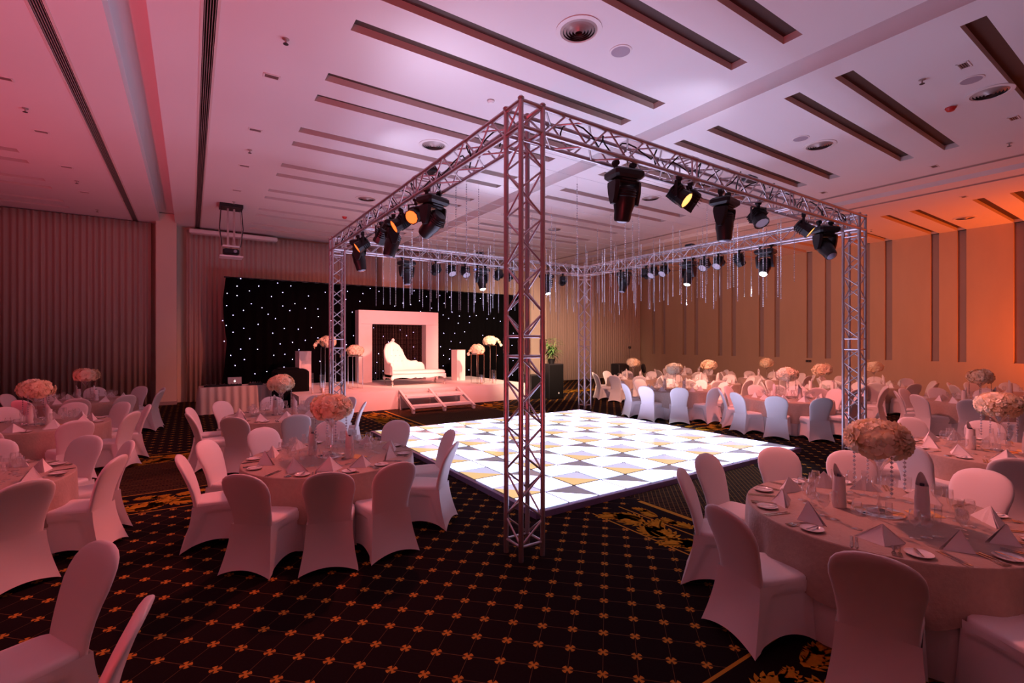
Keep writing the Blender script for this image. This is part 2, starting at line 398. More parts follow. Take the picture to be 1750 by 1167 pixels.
# walls
STR = [y for y in SY if y > -3]
mb = MB()
for (a, b, c, d) in cells(YN, YF, 0, ZC, [(y, y + SW, 1.4, ZC) for y in STR]): mb.add([(XR, a, c), (XR, a, d), (XR, b, d), (XR, b, c)], [(0, 1, 2, 3)])
wr = mb.obj('wall_right', M_wall); struct(wr, 'tall beige wall with narrow recessed vertical strips, washed orange', 'wall')
mb = MB(); d = .14
mb.add([(d, 0, 0), (d, SW, 0), (d, SW, ZC - 1.4), (d, 0, ZC - 1.4)], [(0, 3, 2, 1)])
mb.m = 1
mb.add([(0, 0, 0), (d, 0, 0), (d, 0, ZC - 1.4), (0, 0, ZC - 1.4)], [(0, 3, 2, 1)]); mb.add([(0, SW, 0), (d, SW, 0), (d, SW, ZC - 1.4), (0, SW, ZC - 1.4)], [(0, 1, 2, 3)])
mb.add([(0, 0, 0), (0, SW, 0), (d, SW, 0), (d, 0, 0)], [(0, 1, 2, 3)])
sm = mb.mesh('wall_strip', [M_strip, M_wall])
for y in STR: ob('wall_strip', sm, wr, (XR, y, 1.4))
wb = MB().add([(XL, YF, 0), (XR, YF, 0), (XR, YF, ZC + .4), (XL, YF, ZC + .4)], [(0, 1, 2, 3)]).obj('wall_back', M_pillar); struct(wb, 'cream back wall behind the long pleated curtains', 'wall')
wl = MB().add([(XL, YN, 0), (XL, YF, 0), (XL, YF, ZC), (XL, YN, ZC)], [(0, 1, 2, 3)]).obj('wall_left', M_wall); struct(wl, 'beige side wall left of the picture', 'wall')
wn = MB().add([(XL, YN, 0), (XR, YN, 0), (XR, YN, ZC), (XL, YN, ZC)], [(0, 3, 2, 1)]).obj('wall_near', M_wall); struct(wn, 'beige wall behind the camera', 'wall')
for k, (xa, xb) in enumerate(((-.97, -.40), (6.75, 7.40), (14.55, 15.55))):
    mb = MB().bb(xa, xb, 20.05, YF, 0, ZC + .28)
    o = mb.obj('pillar_%d' % (k + 1), M_pillar); struct(o, ['cream pillar between the left curtains below the ceiling channel', 'cream pillar above the star cloth behind the truss', 'yellow-lit cream pillar right of the star cloth'][k], 'pillar')
    MB().bb(xa - .01, xb + .01, 20.03, YF, 0, .12).obj('skirting', M_slat, o)

rc = random.Random(7)
def curtain(x0, x1, y, z0, z1, label, amp=.045, per=.16, m=None, name='pleated_curtain'):
    n = int((x1 - x0) / .022); xs = [x0 + (x1 - x0) * i / n for i in range(n + 1)]; ph = 0; pts = []
    for i, x in enumerate(xs):
        ph += 2 * PI * .022 / per * rc.uniform(.6, 1.4); pts.append((x, math.sin(ph) * amp * rc.uniform(.8, 1.1)))
    lv = [(z1, .65), (z1 - .5, .85), ((z0 + z1) / 2, 1.0), (z0, 1.15)]
    mb = MB(); mb.loft([[Vector((x, y + o * k, z)) for x, o in pts] for z, k in lv], close=False)
    o = mb.obj(name, m or M_curt, smooth='all'); s = o.modifiers.new('cloth', 'SOLIDIFY'); s.thickness = .006; s.offset = 0
    return tag(o, label, 'curtain', 'back wall curtains')
curtain(-11.9, -6.2, 20.4, .02, 6.17, 'tall pleated beige curtain at the far left edge of the back wall')
curtain(-6.15, -1.12, 20.4, .02, 6.17, 'tall pleated beige curtain just left of the cream pillar')
curtain(-.12, 6.6, 20.4, .02, 6.08, 'tall pleated beige curtain behind the laptop desk and projector')
curtain(7.5, 14.45, 20.4, .02, 6.15, 'tall pleated beige curtain behind the star cloth, right half')
curtain(15.6, 19.4, 20.4, .02, 6.15, 'yellow-lit pleated curtain behind the potted bamboo')
curtain(19.45, 23.1, 20.4, .02, 6.15, 'pleated curtain in the right rear corner of the hall')
t = thing('screen_housing', 'white roll-up projection screen case along the top of the curtain', 'screen', (1.35, 20.22, 6.02))
MB().rbox((0, 0, 0), (2.8, .16, .15), .03).obj('case', M_white, t); MB().box((0, -.02, -.1), (2.7, .02, .04)).obj('screen_bar', M_slat, t)
for x in (-1.1, 1.1): MB().box((x, .25, .05), (.05, .42, .04)).obj('bracket', M_slat, t)

# ------------------------------------------------------------------ ceiling fittings
def diffuser(x, y, label):
    t = thing('air_diffuser', label, 'vent', (x, y, ZC), group='round ceiling diffusers')
    MB().lathe([(.30, .0), (.30, -.012), (.245, -.018), (.235, .0)], 32).obj('rim', M_white, t, 30)
    MB().disc((0, 0, -.002), .238, 32, up=False).obj('recess_shade', M_grille, t)  # flat black disc stands in for the shade of a recess
    for k in range(5):
        r = .05 + .04 * k; MB().lathe([(r, -.045 + .006 * k), (r + .028, -.006), (r + .024, -.004), (r - .004, -.043 + .006 * k)], 28).obj('louvre_ring', M_slat, t, 30)
for (x, y, l) in ((4.2, 4.73, 'round ceiling diffuser above the front truss column'), (4.17, 9.17, 'round ceiling diffuser just left of the front truss corner'),
                  (4.15, 13.65, 'round ceiling diffuser above the left rear truss corner'), (10.82, 2.21, 'round ceiling diffuser beside the red sounder, upper right'),
                  (10.8, 4.75, 'round ceiling diffuser above the right truss beam'), (10.8, 9.15, 'round ceiling diffuser beyond the hanging crystals'),
                  (10.9, 13.6, 'round ceiling diffuser deep behind the crystals'), (21.1, 4.9, 'round ceiling diffuser in the orange-lit ceiling bay')): diffuser(x, y, l)
for (x, y, l) in ((4.99, 4.75, 'flat round ceiling speaker beside the large diffuser, top centre'), (10.12, 4.8, 'flat round ceiling speaker above the right truss beam'), (10.05, 2.26, 'flat round ceiling speaker at the upper right')):
    t = thing('ceiling_speaker', l, 'speaker', (x, y, ZC), group='ceiling speakers')
    MB().lathe([(.155, 0), (.155, -.008), (.13, -.012)], 28).obj('rim', M_white, t); MB().disc((0, 0, -.011), .131, 28, up=False).obj('mesh_cover', mat('speaker_mesh', (.42, .36, .42), .7, bump=(300, .4)), t)
def vent(x, y, l):
    t = thing('ceiling_grille', l, 'vent', (x, y, ZC), group='small rectangular grilles')
    for sx in (-1, 1): MB().bb(sx * .105 - .012, sx * .105 + .012, -.06, .06, -.01, 0).obj('frame', M_white, t)
    for sy in (-1, 1): MB().bb(-.117, .117, sy * .06 - .01, sy * .06 + .01, -.01, 0).obj('frame', M_white, t)
    MB().bb(-.094, .094, -.05, .05, -.003, 0).obj('core', M_grille, t)
    for k in range(4): MB().bb(-.094, .094, -.04 + k * .026, -.034 + k * .026, -.009, -.003).obj('slat', M_slat, t)
OR = ['first', 'second', 'third', 'fourth', 'fifth', 'sixth', 'seventh', 'eighth', 'ninth', 'tenth', 'eleventh', 'twelfth']
for k, y in enumerate((8.16, 10.4, 12.66, 14.83)): vent(1.03, y, 'small ceiling grille, %s from the top in the row above the projector' % OR[k])
for k, y in enumerate((10.5, 12.77, 15.03, 17.3)): vent(-2.4, y, 'small ceiling grille, %s from the top in the far left row' % OR[k])
vent(9.43, 2.2, 'small ceiling grille at the upper right beside a sprinkler'); vent(12.42, 2.22, 'small ceiling grille at the right edge below the round diffuser')
vent(14.3, 3.85, 'small ceiling grille just above the orange-lit ceiling'); vent(14.3, 6.2, 'small ceiling grille behind the right truss corner')
vent(18.0, 4.2, 'small ceiling grille in the orange ceiling, right one'); vent(18.0, 6.9, 'small ceiling grille in the orange ceiling, left one')
def sprinkler(x, y, l):
    t = thing('sprinkler', l, 'sprinkler', (x, y, ZC), group='ceiling sprinklers')
    MB().lathe([(.045, 0), (.045, -.006), (.012, -.012), (.012, -.05), (.008, -.06)], 14, cap=True).obj('body', M_slat, t, 30)
    MB().lathe([(.002, -.062), (.035, -.066), (.035, -.07), (.002, -.072)], 12).obj('deflector', M_grille, t)
for (x, y, l) in ((1.06, 7.05, 'ceiling sprinkler at the top, left of the long slots'), (1.04, 11.55, 'ceiling sprinkler in the middle of the left grille row'), (1.04, 16.1, 'ceiling sprinkler just above the projector lift'),
                  (-2.39, 11.65, 'ceiling sprinkler left of the left channel, nearest'), (-2.39, 16.2, 'ceiling sprinkler left of the left channel, middle'), (-2.39, 19.4, 'ceiling sprinkler left of the left channel near the curtain'),
                  (9.41, 2.68, 'ceiling sprinkler at the upper right'), (13.9, 2.55, 'ceiling sprinkler near the right edge of the ceiling'), (9.5, 7.0, 'ceiling sprinkler above the hanging crystals'), (20.5, 7.3, 'ceiling sprinkler in the orange ceiling by the wall')): sprinkler(x, y, l)
t = thing('smoke_detector', 'white round smoke detector above the front truss beam', 'detector', (4.2, 6.94, ZC))
MB().lathe([(.06, 0), (.06, -.02), (.035, -.045), (.001, -.048)], 18).obj('body', M_white, t, 30)
MB().lathe([(.066, 0), (.066, -.008), (.06, -.008)], 18).obj('base_ring', M_slat, t)
for (x, y, l) in ((10.92, 2.72, 'red fire sounder on the ceiling at the upper right'), (4.15, 16.0, 'red fire sounder on the ceiling above the left truss column')):
    t = thing('fire_sounder', l, 'alarm', (x, y, ZC), group='red fire sounders')
    MB().lathe([(.075, 0), (.075, -.03), (.05, -.07), (.001, -.08)], 18).obj('body', M_red, t, 30); MB().lathe([(.085, 0), (.085, -.012), (.075, -.012)], 18).obj('base_ring', M_white, t)

# projector lift
t = thing('projector_lift', 'motorised projector lift hanging from the ceiling before the left curtain', 'projector', (1.0, 16.6, ZC))
MB().bb(-.30, .30, -.28, .28, -.10, 0).obj('ceiling_box', M_black, t)
for x in (-.08, .08): MB().bb(x - .025, x + .025, -.03, .03, -1.2, -.1).obj('mast', M_slat, t)
for sx in (-1, 1):
    for sy in (-1, 1):
        MB().tube((sx * .26, sy * .2, -.1), (sx * .30, sy * .2, -.72), .012).tube((sx * .30, sy * .2, -.72), (sx * .24, sy * .2, -1.25), .012).obj('scissor_arm', M_black if sy < 0 else M_slat, t)
MB().bb(-.22, .22, -.04, .04, -1.24, -1.19).obj('cross_bar', M_white, t)
p = MB().rbox((0, 0, -1.38), (.42, .34, .15), .03).obj('projector_body', M_black, t); MB().tube((.1, -.17, -1.38), (.1, -.20, -1.38), .045, 14).obj('lens', M_lens, p)
MB().bb(-.30, .30, -.26, .26, -1.56, -1.52).obj('closing_panel', M_white, t)
MB().tube((-.2, .1, -1.46), (-.2, .1, -1.53), .01).tube((.2, .1, -1.46), (.2, .1, -1.53), .01).obj('hanger', M_slat, t)

# ------------------------------------------------------------------ dance floor
DX0, DY0, DP, DN, DH = 3.53, 4.74, .525, 12, .08
def panel_mats():
    L = {}
    for n, c, e in (('white', (.66, .61, 1.0), 1.0), ('cyan', (.58, .67, 1.0), .95), ('pink', (.74, .59, 1.0), .95), ('grey', (.66, .58, .76), .05), ('orange', (1.0, .64, .26), .16), ('lilac', (.74, .70, 1.0), .16)):
        L[n] = mat('panel_' + n, (.30, .30, .32), .12, emis=c, estr=E_FLOOR * e, coat=.3)
    L['seam'] = mat('panel_seam', (.05, .04, .09), .35)
    return L
PM = panel_mats()
def panel_mesh(a, b):                    # a = near half, b = far half (split along the x-minus-y diagonal)
    mb = MB(); g = .016; p = DP
    mb.bb(.002, p - .002, .002, p - .002, 0, DH - .006)
    q = [(g, g), (p - g, g), (p - g, p - g), (g, p - g)]; z = DH
    mb.m = 1; mb.add([(q[0][0], q[0][1], z), (q[1][0], q[1][1], z), (q[3][0], q[3][1], z)], [(0, 1, 2)])
    mb.m = 2; mb.add([(q[1][0], q[1][1], z), (q[2][0], q[2][1], z), (q[3][0], q[3][1], z)], [(0, 1, 2)])
    return mb.mesh('floor_panel', [PM['seam'], PM[a], PM[b]])
df = thing('dance_floor', 'illuminated white panel dance floor with grey and orange triangles', 'dance floor', (DX0, DY0, 0))
pms = {'g': panel_mesh('white', 'grey'), 'o': panel_mesh('orange', 'lilac'), 'w': panel_mesh('cyan', 'white'), 'p': panel_mesh('white', 'pink')}
for i in range(DN):
    for j in range(DN):
        k = 'g' if (i % 2 == 1 and j % 2 == 0) else 'o' if (i % 2 == 0 and j % 2 == 1) else 'w' if (i + j) % 4 == 0 else 'p'
        ob('floor_panel', pms[k], df, (i * DP, j * DP, .004))
WD = DN * DP
for (a, b, c, d) in ((-.06, WD + .06, -.06, 0), (-.06, WD + .06, WD, WD + .06), (-.06, 0, 0, WD), (WD, WD + .06, 0, WD)):
    MB().bb(a, b, c, d, .0, DH - .004).obj('edge_trim', mat('edge_trim', (.33, .26, .48), .3, metal=.5), df)  # purple glow from the panels is put into the trim colour

# ------------------------------------------------------------------ truss
TX0, TX1, TY0, TY1, TT = 2.68, 10.58, 3.86, 11.62, 4.50    # chord centre lines, top chord height
TS = .265; CR = .025; BR = .011; TB = TT - .255
tr = thing('lighting_truss', 'square aluminium lighting truss frame on four lattice columns over the dance floor', 'truss', (TX0, TY0, 0))
def rel(p): return (p[0] - TX0, p[1] - TY0, p[2])
def brace_obj(par, segs, single):
    if single:
        for a, b in segs: MB().tube(rel(a), rel(b), BR, 6, cap=False).obj('brace', M_alu, par, 'all')
    else:
        mb = MB()
        for a, b in segs: mb.tube(rel(a), rel(b), BR, 6, cap=False)
        o = mb.obj('brace', M_alu, par, 'all'); o['kind'] = 'stuff'
def column(x, y, single):                # x, y = low corner
    c = [(x, y), (x + TS, y), (x + TS, y + TS), (x, y + TS)]
    mb = MB(); z = .14
    for k in range(4): mb.tube(rel((*c[k], z)), rel((*c[(k + 1) % 4], z)), .014, 8)
    base = mb.obj('truss_column', M_alu, tr, 40)
    for z in (2.0, 2.2, 4.12, TB, TT):
        for k in range(4): MB().tube(rel((*c[k], z)), rel((*c[(k + 1) % 4], z)), .014 if z < 4.2 else CR, 8).obj('crossbar', M_alu, base, 40)
    for z in (2.1, 4.18):
        for k in range(4): MB().lathe([(.031, -.07), (.031, .07)], 10, c=rel((*c[k], z)), cap=True).obj('coupler', M_alu, base, 40)
    for k in range(4): MB().lathe([(.03, 0), (.034, .02), (.02, .035), (.001, .036)], 10, c=rel((*c[k], TT + .01))).obj('end_cap', M_alu, base, 40)
    for k in range(4): MB().tube(rel((*c[k], .0)), rel((*c[k], TT + .015)), CR, 12).obj('chord', M_alu, base, 40)
    segs = []
    for k in range(4):
        a, b = c[k], c[(k + 1) % 4]
        for z0, z1, n in ((.14, 2.0, 8), (2.2, 4.12, 8)):
            st = (z1 - z0) / n
            for i in range(n):
                p, q = (a, b) if (i + k) % 2 == 0 else (b, a)
                segs.append(((*p, z0 + i * st + .01), (*q, z0 + (i + 1) * st - .01)))
        segs.append(((*a, TB), (*b, TT)))
    brace_obj(base, segs, single)
def beam(a, b, axis, single):            # between columns; a, b = low corners of cross-section at both ends
    L = (b[axis] - a[axis]); o = 1 - axis
    def P(s, t, z):
        p = [0, 0]; p[axis] = a[axis] + s; p[o] = a[o] + t; return (p[0], p[1], z)
    cuts = [.02, L / 3 - .05, L / 3 + .05, 2 * L / 3 - .05, 2 * L / 3 + .05, L - .02]
    mb = MB(); s = cuts[0]
    for t in (0, TS): mb.tube(rel(P(s, t, TB)), rel(P(s, t, TT)), BR, 6)
    for z in (TB, TT): mb.tube(rel(P(s, 0, z)), rel(P(s, TS, z)), BR, 6)
    base = mb.obj('truss_beam', M_alu, tr, 40)
    for s in cuts[1:]:
        for t in (0, TS): MB().tube(rel(P(s, t, TB)), rel(P(s, t, TT)), BR, 6).obj('crossbar', M_alu, base, 40)
        for z in (TB, TT): MB().tube(rel(P(s, 0, z)), rel(P(s, TS, z)), BR, 6).obj('crossbar', M_alu, base, 40)
    for s in (L / 3, 2 * L / 3):
        for t in (0, TS):
            for z in (TB, TT): MB().tube(rel(P(s - .06, t, z)), rel(P(s + .06, t, z)), .031, 10).obj('coupler', M_alu, base, 40)
    for t in (0, TS):
        for z in (TB, TT): MB().tube(rel(P(0, t, z)), rel(P(L, t, z)), CR, 12).obj('chord', M_alu, base, 40)
    segs = []
    for s0, s1 in ((.02, L / 3 - .05), (L / 3 + .05, 2 * L / 3 - .05), (2 * L / 3 + .05, L - .02)):
        n = 8; st = (s1 - s0) / n
        for i in range(n):
            u, v = s0 + i * st + .01, s0 + (i + 1) * st - .01
            up = i % 2 == 0
            for t in (0, TS): segs.append((P(u, t, TB if up else TT), P(v, t, TT if up else TB)))
            for z in (TB, TT): segs.append((P(u, 0 if up else TS, z), P(v, TS if up else 0, z)))
    brace_obj(base, segs, single)
column(TX0, TY0, True)
column(TX1 - TS, TY0, False); column(TX0, TY1 - TS, False); column(TX1 - TS, TY1 - TS, False)
beam((TX0 + TS, TY0), (TX1 - TS, TY0), 0, True); beam((TX0, TY0 + TS), (TX0, TY1 - TS), 1, True)
beam((TX0 + TS, TY1 - TS), (TX1 - TS, TY1 - TS), 0, False); beam((TX1 - TS, TY0 + TS), (TX1 - TS, TY1 - TS), 1, False)
HZ = TB - CR                              # hanging height

# ------------------------------------------------------------------ stage lights
def head_mesh():
    mb = MB()
    def oct(r, z, sq=1.0):
        return [Vector((r * math.cos(2 * PI * (i + .5) / 12), r * sq * math.sin(2 * PI * (i + .5) / 12), z)) for i in range(12)]
    mb.loft([oct(.085, .17), oct(.115, .14), (oct(.125, .02, .95)), oct(.125, -.05, .95), oct(.105, -.12), oct(.100, -.20), oct(.088, -.23)], cap=True)
    for z in (.06, .09, .12): mb.lathe([(.122, z - .008), (.13, z), (.122, z + .008)], 16)
    mb.tube((-.16, 0, 0), (.16, 0, 0), .035, 10)
    return mb.mesh('head', M_black, 35)
HEAD = head_mesh()
BASE = MB().rbox((0, 0, -.115), (.40, .30, .11), .03).rbox((0, 0, -.18), (.22, .22, .03), .012).mesh('base_box', M_black, 25)
DISP = MB().box((.201, .02, -.11), (.004, .075, .035)).mesh('display', M_bluelcd)
CLAMP = MB().tube((0, -.03, .02), (0, .03, .02), .036, 12).box((0, 0, -.03), (.03, .04, .06)).mesh('clamp', M_rubber, 30)
def yoke_mesh():
    mb = MB()
    for s in (-1, 1):
        mb.loft([[Vector((s * (.155 + dx) , dy, z)) for dx, dy in ((-.02, -w), (.025, -w * .8), (.025, w * .8), (-.02, w))] for z, w in ((-.20, .10), (-.24, .105), (-.33, .09), (-.42, .055), (-.46, .03))], cap=True)
    mb.rbox((0, 0, -.205), (.34, .17, .045), .018)
    return mb.mesh('yoke', M_black, 30)
YOKE = yoke_mesh()
def lens_mesh(m, r=.078): return MB().lathe([(r, 0), (r * .8, -.012), (r * .4, -.02), (.001, -.022)], 16).mesh('lens', m, 40)
LENS_D, LENS_W = lens_mesh(M_lens), lens_mesh(M_whitelens)
def moving_head(x, y, yaw, tilt, lit, label, disp=True):
    t = thing('moving_head_light', label, 'stage light', (x, y, HZ), R(yaw), group='moving head lights on the truss')
    for s in (-.12, .12): ob('clamp', CLAMP, t, (s, 0, 0))
    b = ob('base_box', BASE, t)
    if disp: ob('display', DISP, b)
    ob('yoke', YOKE, t)
    h = ob('head', HEAD, t, (0, 0, -.42), (R(tilt), 0, 0)); ob('lens', LENS_W if lit else LENS_D, h, (0, 0, -.232))
    if lit:
        l = bpy.data.lights.new('head_beam', 'SPOT'); l.energy = W_HEAD; l.color = (.86, .90, 1.0); l.spot_size = R(50); l.spot_blend = .5; l.shadow_soft_size = .07
        lo = bpy.data.objects.new('head_beam', l); C.objects.link(lo); lo.parent = h; lo.location = (0, 0, -.262)
    return t
def can_mesh():
    mb = MB()
    def hx(r, z): return [Vector((r * math.cos(2 * PI * (i + .5) / 10), r * math.sin(2 * PI * (i + .5) / 10), z)) for i in range(10)]
    mb.loft([hx(.07, .13), hx(.09, .11), hx(.10, .0), hx(.108, -.10), hx(.112, -.10), hx(.112, -.13), hx(.098, -.13)], cap=False)
    mb.add(hx(.07, .13), [tuple(range(10))])
    for k in range(4): mb.box((.0, 0, .10 - .035 * k), (.20, .20 + .006 * k, .006))
    return mb.mesh('can', M_black, 30)
CAN = can_mesh()
BRK = MB().box((-.125, 0, -.14), (.008, .035, .20)).box((.125, 0, -.14), (.008, .035, .20)).box((0, 0, -.045), (.258, .035, .008)).mesh('bracket', M_black)
PLENS = {k: MB().disc((0, 0, -.122), .100, 18, up=False).mesh('lens', m) for k, m in (('o', M_orangelens), ('a', M_amberlens), ('n', M_led))}
def par_can(x, y, yaw, tilt, lens, label, spot=None):
    t = thing('par_can_light', label, 'stage light', (x, y, HZ), R(yaw), group='par can lights on the truss')
    ob('clamp', CLAMP, t); ob('bracket', BRK, t)
    h = ob('can', CAN, t, (0, 0, -.20), (R(tilt), 0, 0)); ob('lens', PLENS[lens], h)
    if spot:                             # watts, colour, cone, blend
        l = bpy.data.lights.new('par_beam', 'SPOT'); l.energy = spot[0]; l.color = spot[1]; l.spot_size = R(spot[2]); l.spot_blend = spot[3]; l.shadow_soft_size = .09
        lo = bpy.data.objects.new('par_beam', l); C.objects.link(lo); lo.parent = h; lo.location = (0, 0, -.14)
    return t
XB, YB, XF, YBK = TX0 + TS / 2, TY0 + TS / 2, TX1 - TS / 2, TY1 - TS / 2
RED, SALM = (1.0, .17, .15), (1.0, .22, .19)
def LY(u): return on_x(u, 500, XB).y
def FX(u): return on_y(u, 500, YB).x
def BX(u): return on_y(u, 500, YBK).x
def RY(u): return on_x(u, 500, XF).y
# tilt >0 swings the beam to the fixture's local +y
moving_head(XB, LY(740), 20, 55, False, 'black moving head light nearest the front truss corner on the left beam')
par_can(XB - .05, LY(716), 124, 60, 'o', 'glowing orange par can beside the nearest left-beam moving head', (W_PAR_LEFT * 1.6, (1.0, .13, .09), 95, .6))
par_can(XB - .05, LY(690), 82, 58, 'o', 'glowing orange par can, second along the left beam', (W_PAR_LEFT, RED, 95, .6))
moving_head(XB, LY(683) + .35, 80, 15, False, 'black moving head light hanging straight down mid left beam', False)
par_can(XB, LY(652), 20, 40, 'n', 'dark unlit par can in the middle of the left beam')
par_can(XB - .05, LY(624), 80, 55, 'o', 'glowing orange par can near the far end of the left beam', (W_PAR_LEFT, RED, 95, .6))
moving_head(XB, LY(614), 60, -12, False, 'black moving head light beside the left rear truss column', False)
moving_head(FX(1067), YB, -12, 14, False, 'large black moving head light nearest the front column on right beam', False)
par_can(FX(1155), YB - .05, 200, 50, 'a', 'glowing amber par can near the middle of the right-hand front beam', (W_PAR_FRONT, SALM, 95, .6))
par_can(FX(1180), YB, 20, 40, 'n', 'dark unlit par can beside the amber one on the front beam')
moving_head(FX(1238), YB, 10, 0, False, 'black moving head light pointing straight down on the front beam', False)
par_can(FX(1296), YB, 160, 35, 'n', 'dark unlit par can between two moving heads on the front beam')
par_can(FX(1368), YB - .05, 205, 50, 'a', 'glowing amber par can by the right front truss column', (W_PAR_FRONT, SALM, 95, .6))
moving_head(FX(1410), YB, -25, -40, False, 'black moving head light nearest the right front truss column')
moving_head(BX(695), YBK, 10, -10, False, 'moving head light at the left end of the rear beam', False)
par_can(BX(745), YBK, 5, 60, 'n', 'dark par can, first right of the left rear moving head', (W_STAGE, (1.0, .22, .17), 85, .7))
par_can(BX(771), YBK, 180, 40, 'n', 'silver-faced par can, left one of the rear beam pair')
par_can(BX(795), YBK, 180, 40, 'n', 'silver-faced par can, right one of the rear beam pair')
moving_head(BX(823), YBK, 180, 18, True, 'lit moving head light on the rear beam left of the front column')
par_can(BX(852), YBK, 0, 60, 'n', 'dark par can on the rear beam just left of the front column', (W_STAGE, (1.0, .22, .17), 85, .7))
par_can(BX(872), YBK, 14, 60, 'n', 'dark par can on the rear beam seen behind the front column', (W_STAGE * .7, (1.0, .72, .50), 30, .6))
moving_head(BX(934), YBK, 180, 20, True, 'lit moving head light on the rear beam right of the front column')
par_can(BX(962), YBK, -25, 66, 'n', 'dark par can at the right end of the rear beam', (W_STAGE * 2.6, (1.0, .58, .40), 80, .7))
moving_head(XF, RY(1066), 90, 20, False, 'moving head light at the far end of the right rear beam')
par_can(XF, RY(1104), -75, 66, 'n', 'par can, first of three beyond the far right-beam moving head', (W_PAR_RIGHT * 2.2, (1.0, .40, .27), 110, .7))
par_can(XF, RY(1116), 90, 45, 'n', 'silver-faced par can, second of three on the right rear beam')
par_can(XF, RY(1135), 90, 45, 'n', 'silver-faced par can, third of three on the right rear beam')
moving_head(XF, RY(1177), 90, 18, True, 'lit moving head light in the middle of the right rear beam')
par_can(XF, RY(1204), 90, 45, 'n', 'silver-faced par can right of the middle lit moving head')
par_can(XF, RY(1228), 90, 42, 'n', 'silver-faced par can, second right of the middle lit moving head')
par_can(XF, RY(1263), -90, 42, 'n', 'dark par can left of the nearest right rear moving head', (W_PAR_RIGHT, SALM, 95, .6))
moving_head(XF, RY(1308), 100, 35, True, 'lit moving head light with orange side at the near right rear beam')

# uplights standing on the floor outside the picture
def uplight(x, y, z, aim, watts, col, cone, label):
    t = thing('floor_uplight', label, 'stage light', (x, y, 0), group='floor uplights')
    MB().rbox((0, 0, .04), (.26, .26, .07), .02).obj('base', M_black, t)
    d = (Vector(aim) - Vector((x, y, .3))); q = d.to_track_quat('-Z', 'Y')
    h = ob('can', CAN, t, (0, 0, .26)); h.rotation_mode = 'QUATERNION'; h.rotation_quaternion = q
    ob('bracket', BRK, t, (0, 0, .06), (PI, 0, 0))
    l = bpy.data.lights.new('uplight_beam', 'SPOT'); l.energy = watts; l.color = col; l.spot_size = R(cone); l.spot_blend = .9; l.shadow_soft_size = .12
    lo = bpy.data.objects.new('uplight_beam', l); C.objects.link(lo); lo.parent = h; lo.location = (0, 0, -.14)
uplight(-5.2, 4.0, 0, (-2.0, 8.0, 6.2), W_MAGENTA, (1.0, .08, .15), 125, 'unseen floor uplight added to wash the left ceiling magenta')  # unseen magenta uplights, added to bring pink onto the ceiling
uplight(-5.2, 12.5, 0, (-2.5, 14.0, 6.2), W_MAGENTA * .5, (1.0, .08, .13), 125, 'unseen floor uplight by the left tables, added to wash the ceiling')
uplight(-2.6, -.6, 0, (-.6, 3.0, 6.2), W_MAGENTA, (1.0, .075, .10), 125, 'unseen floor uplight beside the camera, added to wash the ceiling pink')
uplight(21.6, .6, 0, (23.2, 3.5, 5.6), W_ORANGE, (1.0, .115, .006), 140, 'orange floor uplight at the right wall, outside the picture')
uplight(21.8, -3.0, 0, (22.4, .5, 6.2), W_ORANGE * .6, (1.0, .115, .006), 150, 'second orange floor uplight at the right wall, outside the picture')
# small washers added on top of the truss to brighten the ceiling
def fill_washer(x, y, rz, aim, cone, k, label):
    t = thing('ceiling_fill_washer', label, 'stage light', (x, y, TT + CR), rz, group='added washers on top of the truss')
    MB().rbox((0, 0, .035), (.22, .15, .07), .015).obj('housing', M_black, t); MB().box((0, 0, .072), (.18, .11, .006)).obj('window', M_lens, t)
    l = bpy.data.lights.new('ceiling_fill_beam', 'SPOT'); l.energy = W_CEIL_FILL * k; l.color = (.78, .74, 1.0); l.spot_size = R(cone); l.spot_blend = 1.0; l.shadow_soft_size = .10
    lo = bpy.data.objects.new('ceiling_fill_beam', l); C.objects.link(lo); lo.location = (x, y, TT + CR + .10)
    lo.rotation_euler = (Vector(aim) - lo.location).to_track_quat('-Z', 'Y').to_euler()
fill_washer(6.9, YB, 0, (7.1, 5.7, 6.2), 75, 2.2, 'small added ceiling-fill washer lying on the middle of the front beam')
fill_washer(XB, 9.2, PI / 2, (4.2, 9.5, 6.2), 75, 1.8, 'small added ceiling-fill washer lying on the far half of the left beam')
fill_washer(XB, 6.3, PI / 2, (3.3, 6.3, 6.2), 155, 1.3, 'small added ceiling-fill washer lying on the left beam near the corner')
fill_washer(6.6, YBK, 0, (6.8, 9.3, 6.2), 110, 2.2, 'small added ceiling-fill washer lying on the rear beam'); fill_washer(XF, 7.6, PI / 2, (8.4, 7.8, 6.2), 110, 2.2, 'small added ceiling-fill washer lying on the right rear beam')

# cables draped over the truss
rk = random.Random(3)
def cable(pts, label): tag(MB().path(pts, .009, 6).obj('power_cable', M_rubber, None, 'all'), label, 'cable', 'cables on the truss')
for k in range(7):
    s = TX0 + .6 + k * 1.0; pts = []
    for i in range(15):
        q = i / 14; pts.append((s + q * .9, YB + .12 * math.sin(q * 9 + k), TB + .05 + .24 * abs(math.sin(q * PI * 2 + k)) + .03 * math.sin(7 * q)))
    cable(pts, '%s black cable loop from the corner, right-hand front beam' % OR[k])
for k in range(7):
    s = TY0 + .6 + k * 1.0; pts = []
    for i in range(15):
        q = i / 14; pts.append((XB + .11 * math.sin(q * 8 + k), s + q * .9, TB + .04 + .25 * abs(math.sin(q * PI * 2 + k)) + .03 * math.sin(7 * q)))
    cable(pts, '%s black cable loop from the corner, left-hand front beam' % OR[k])

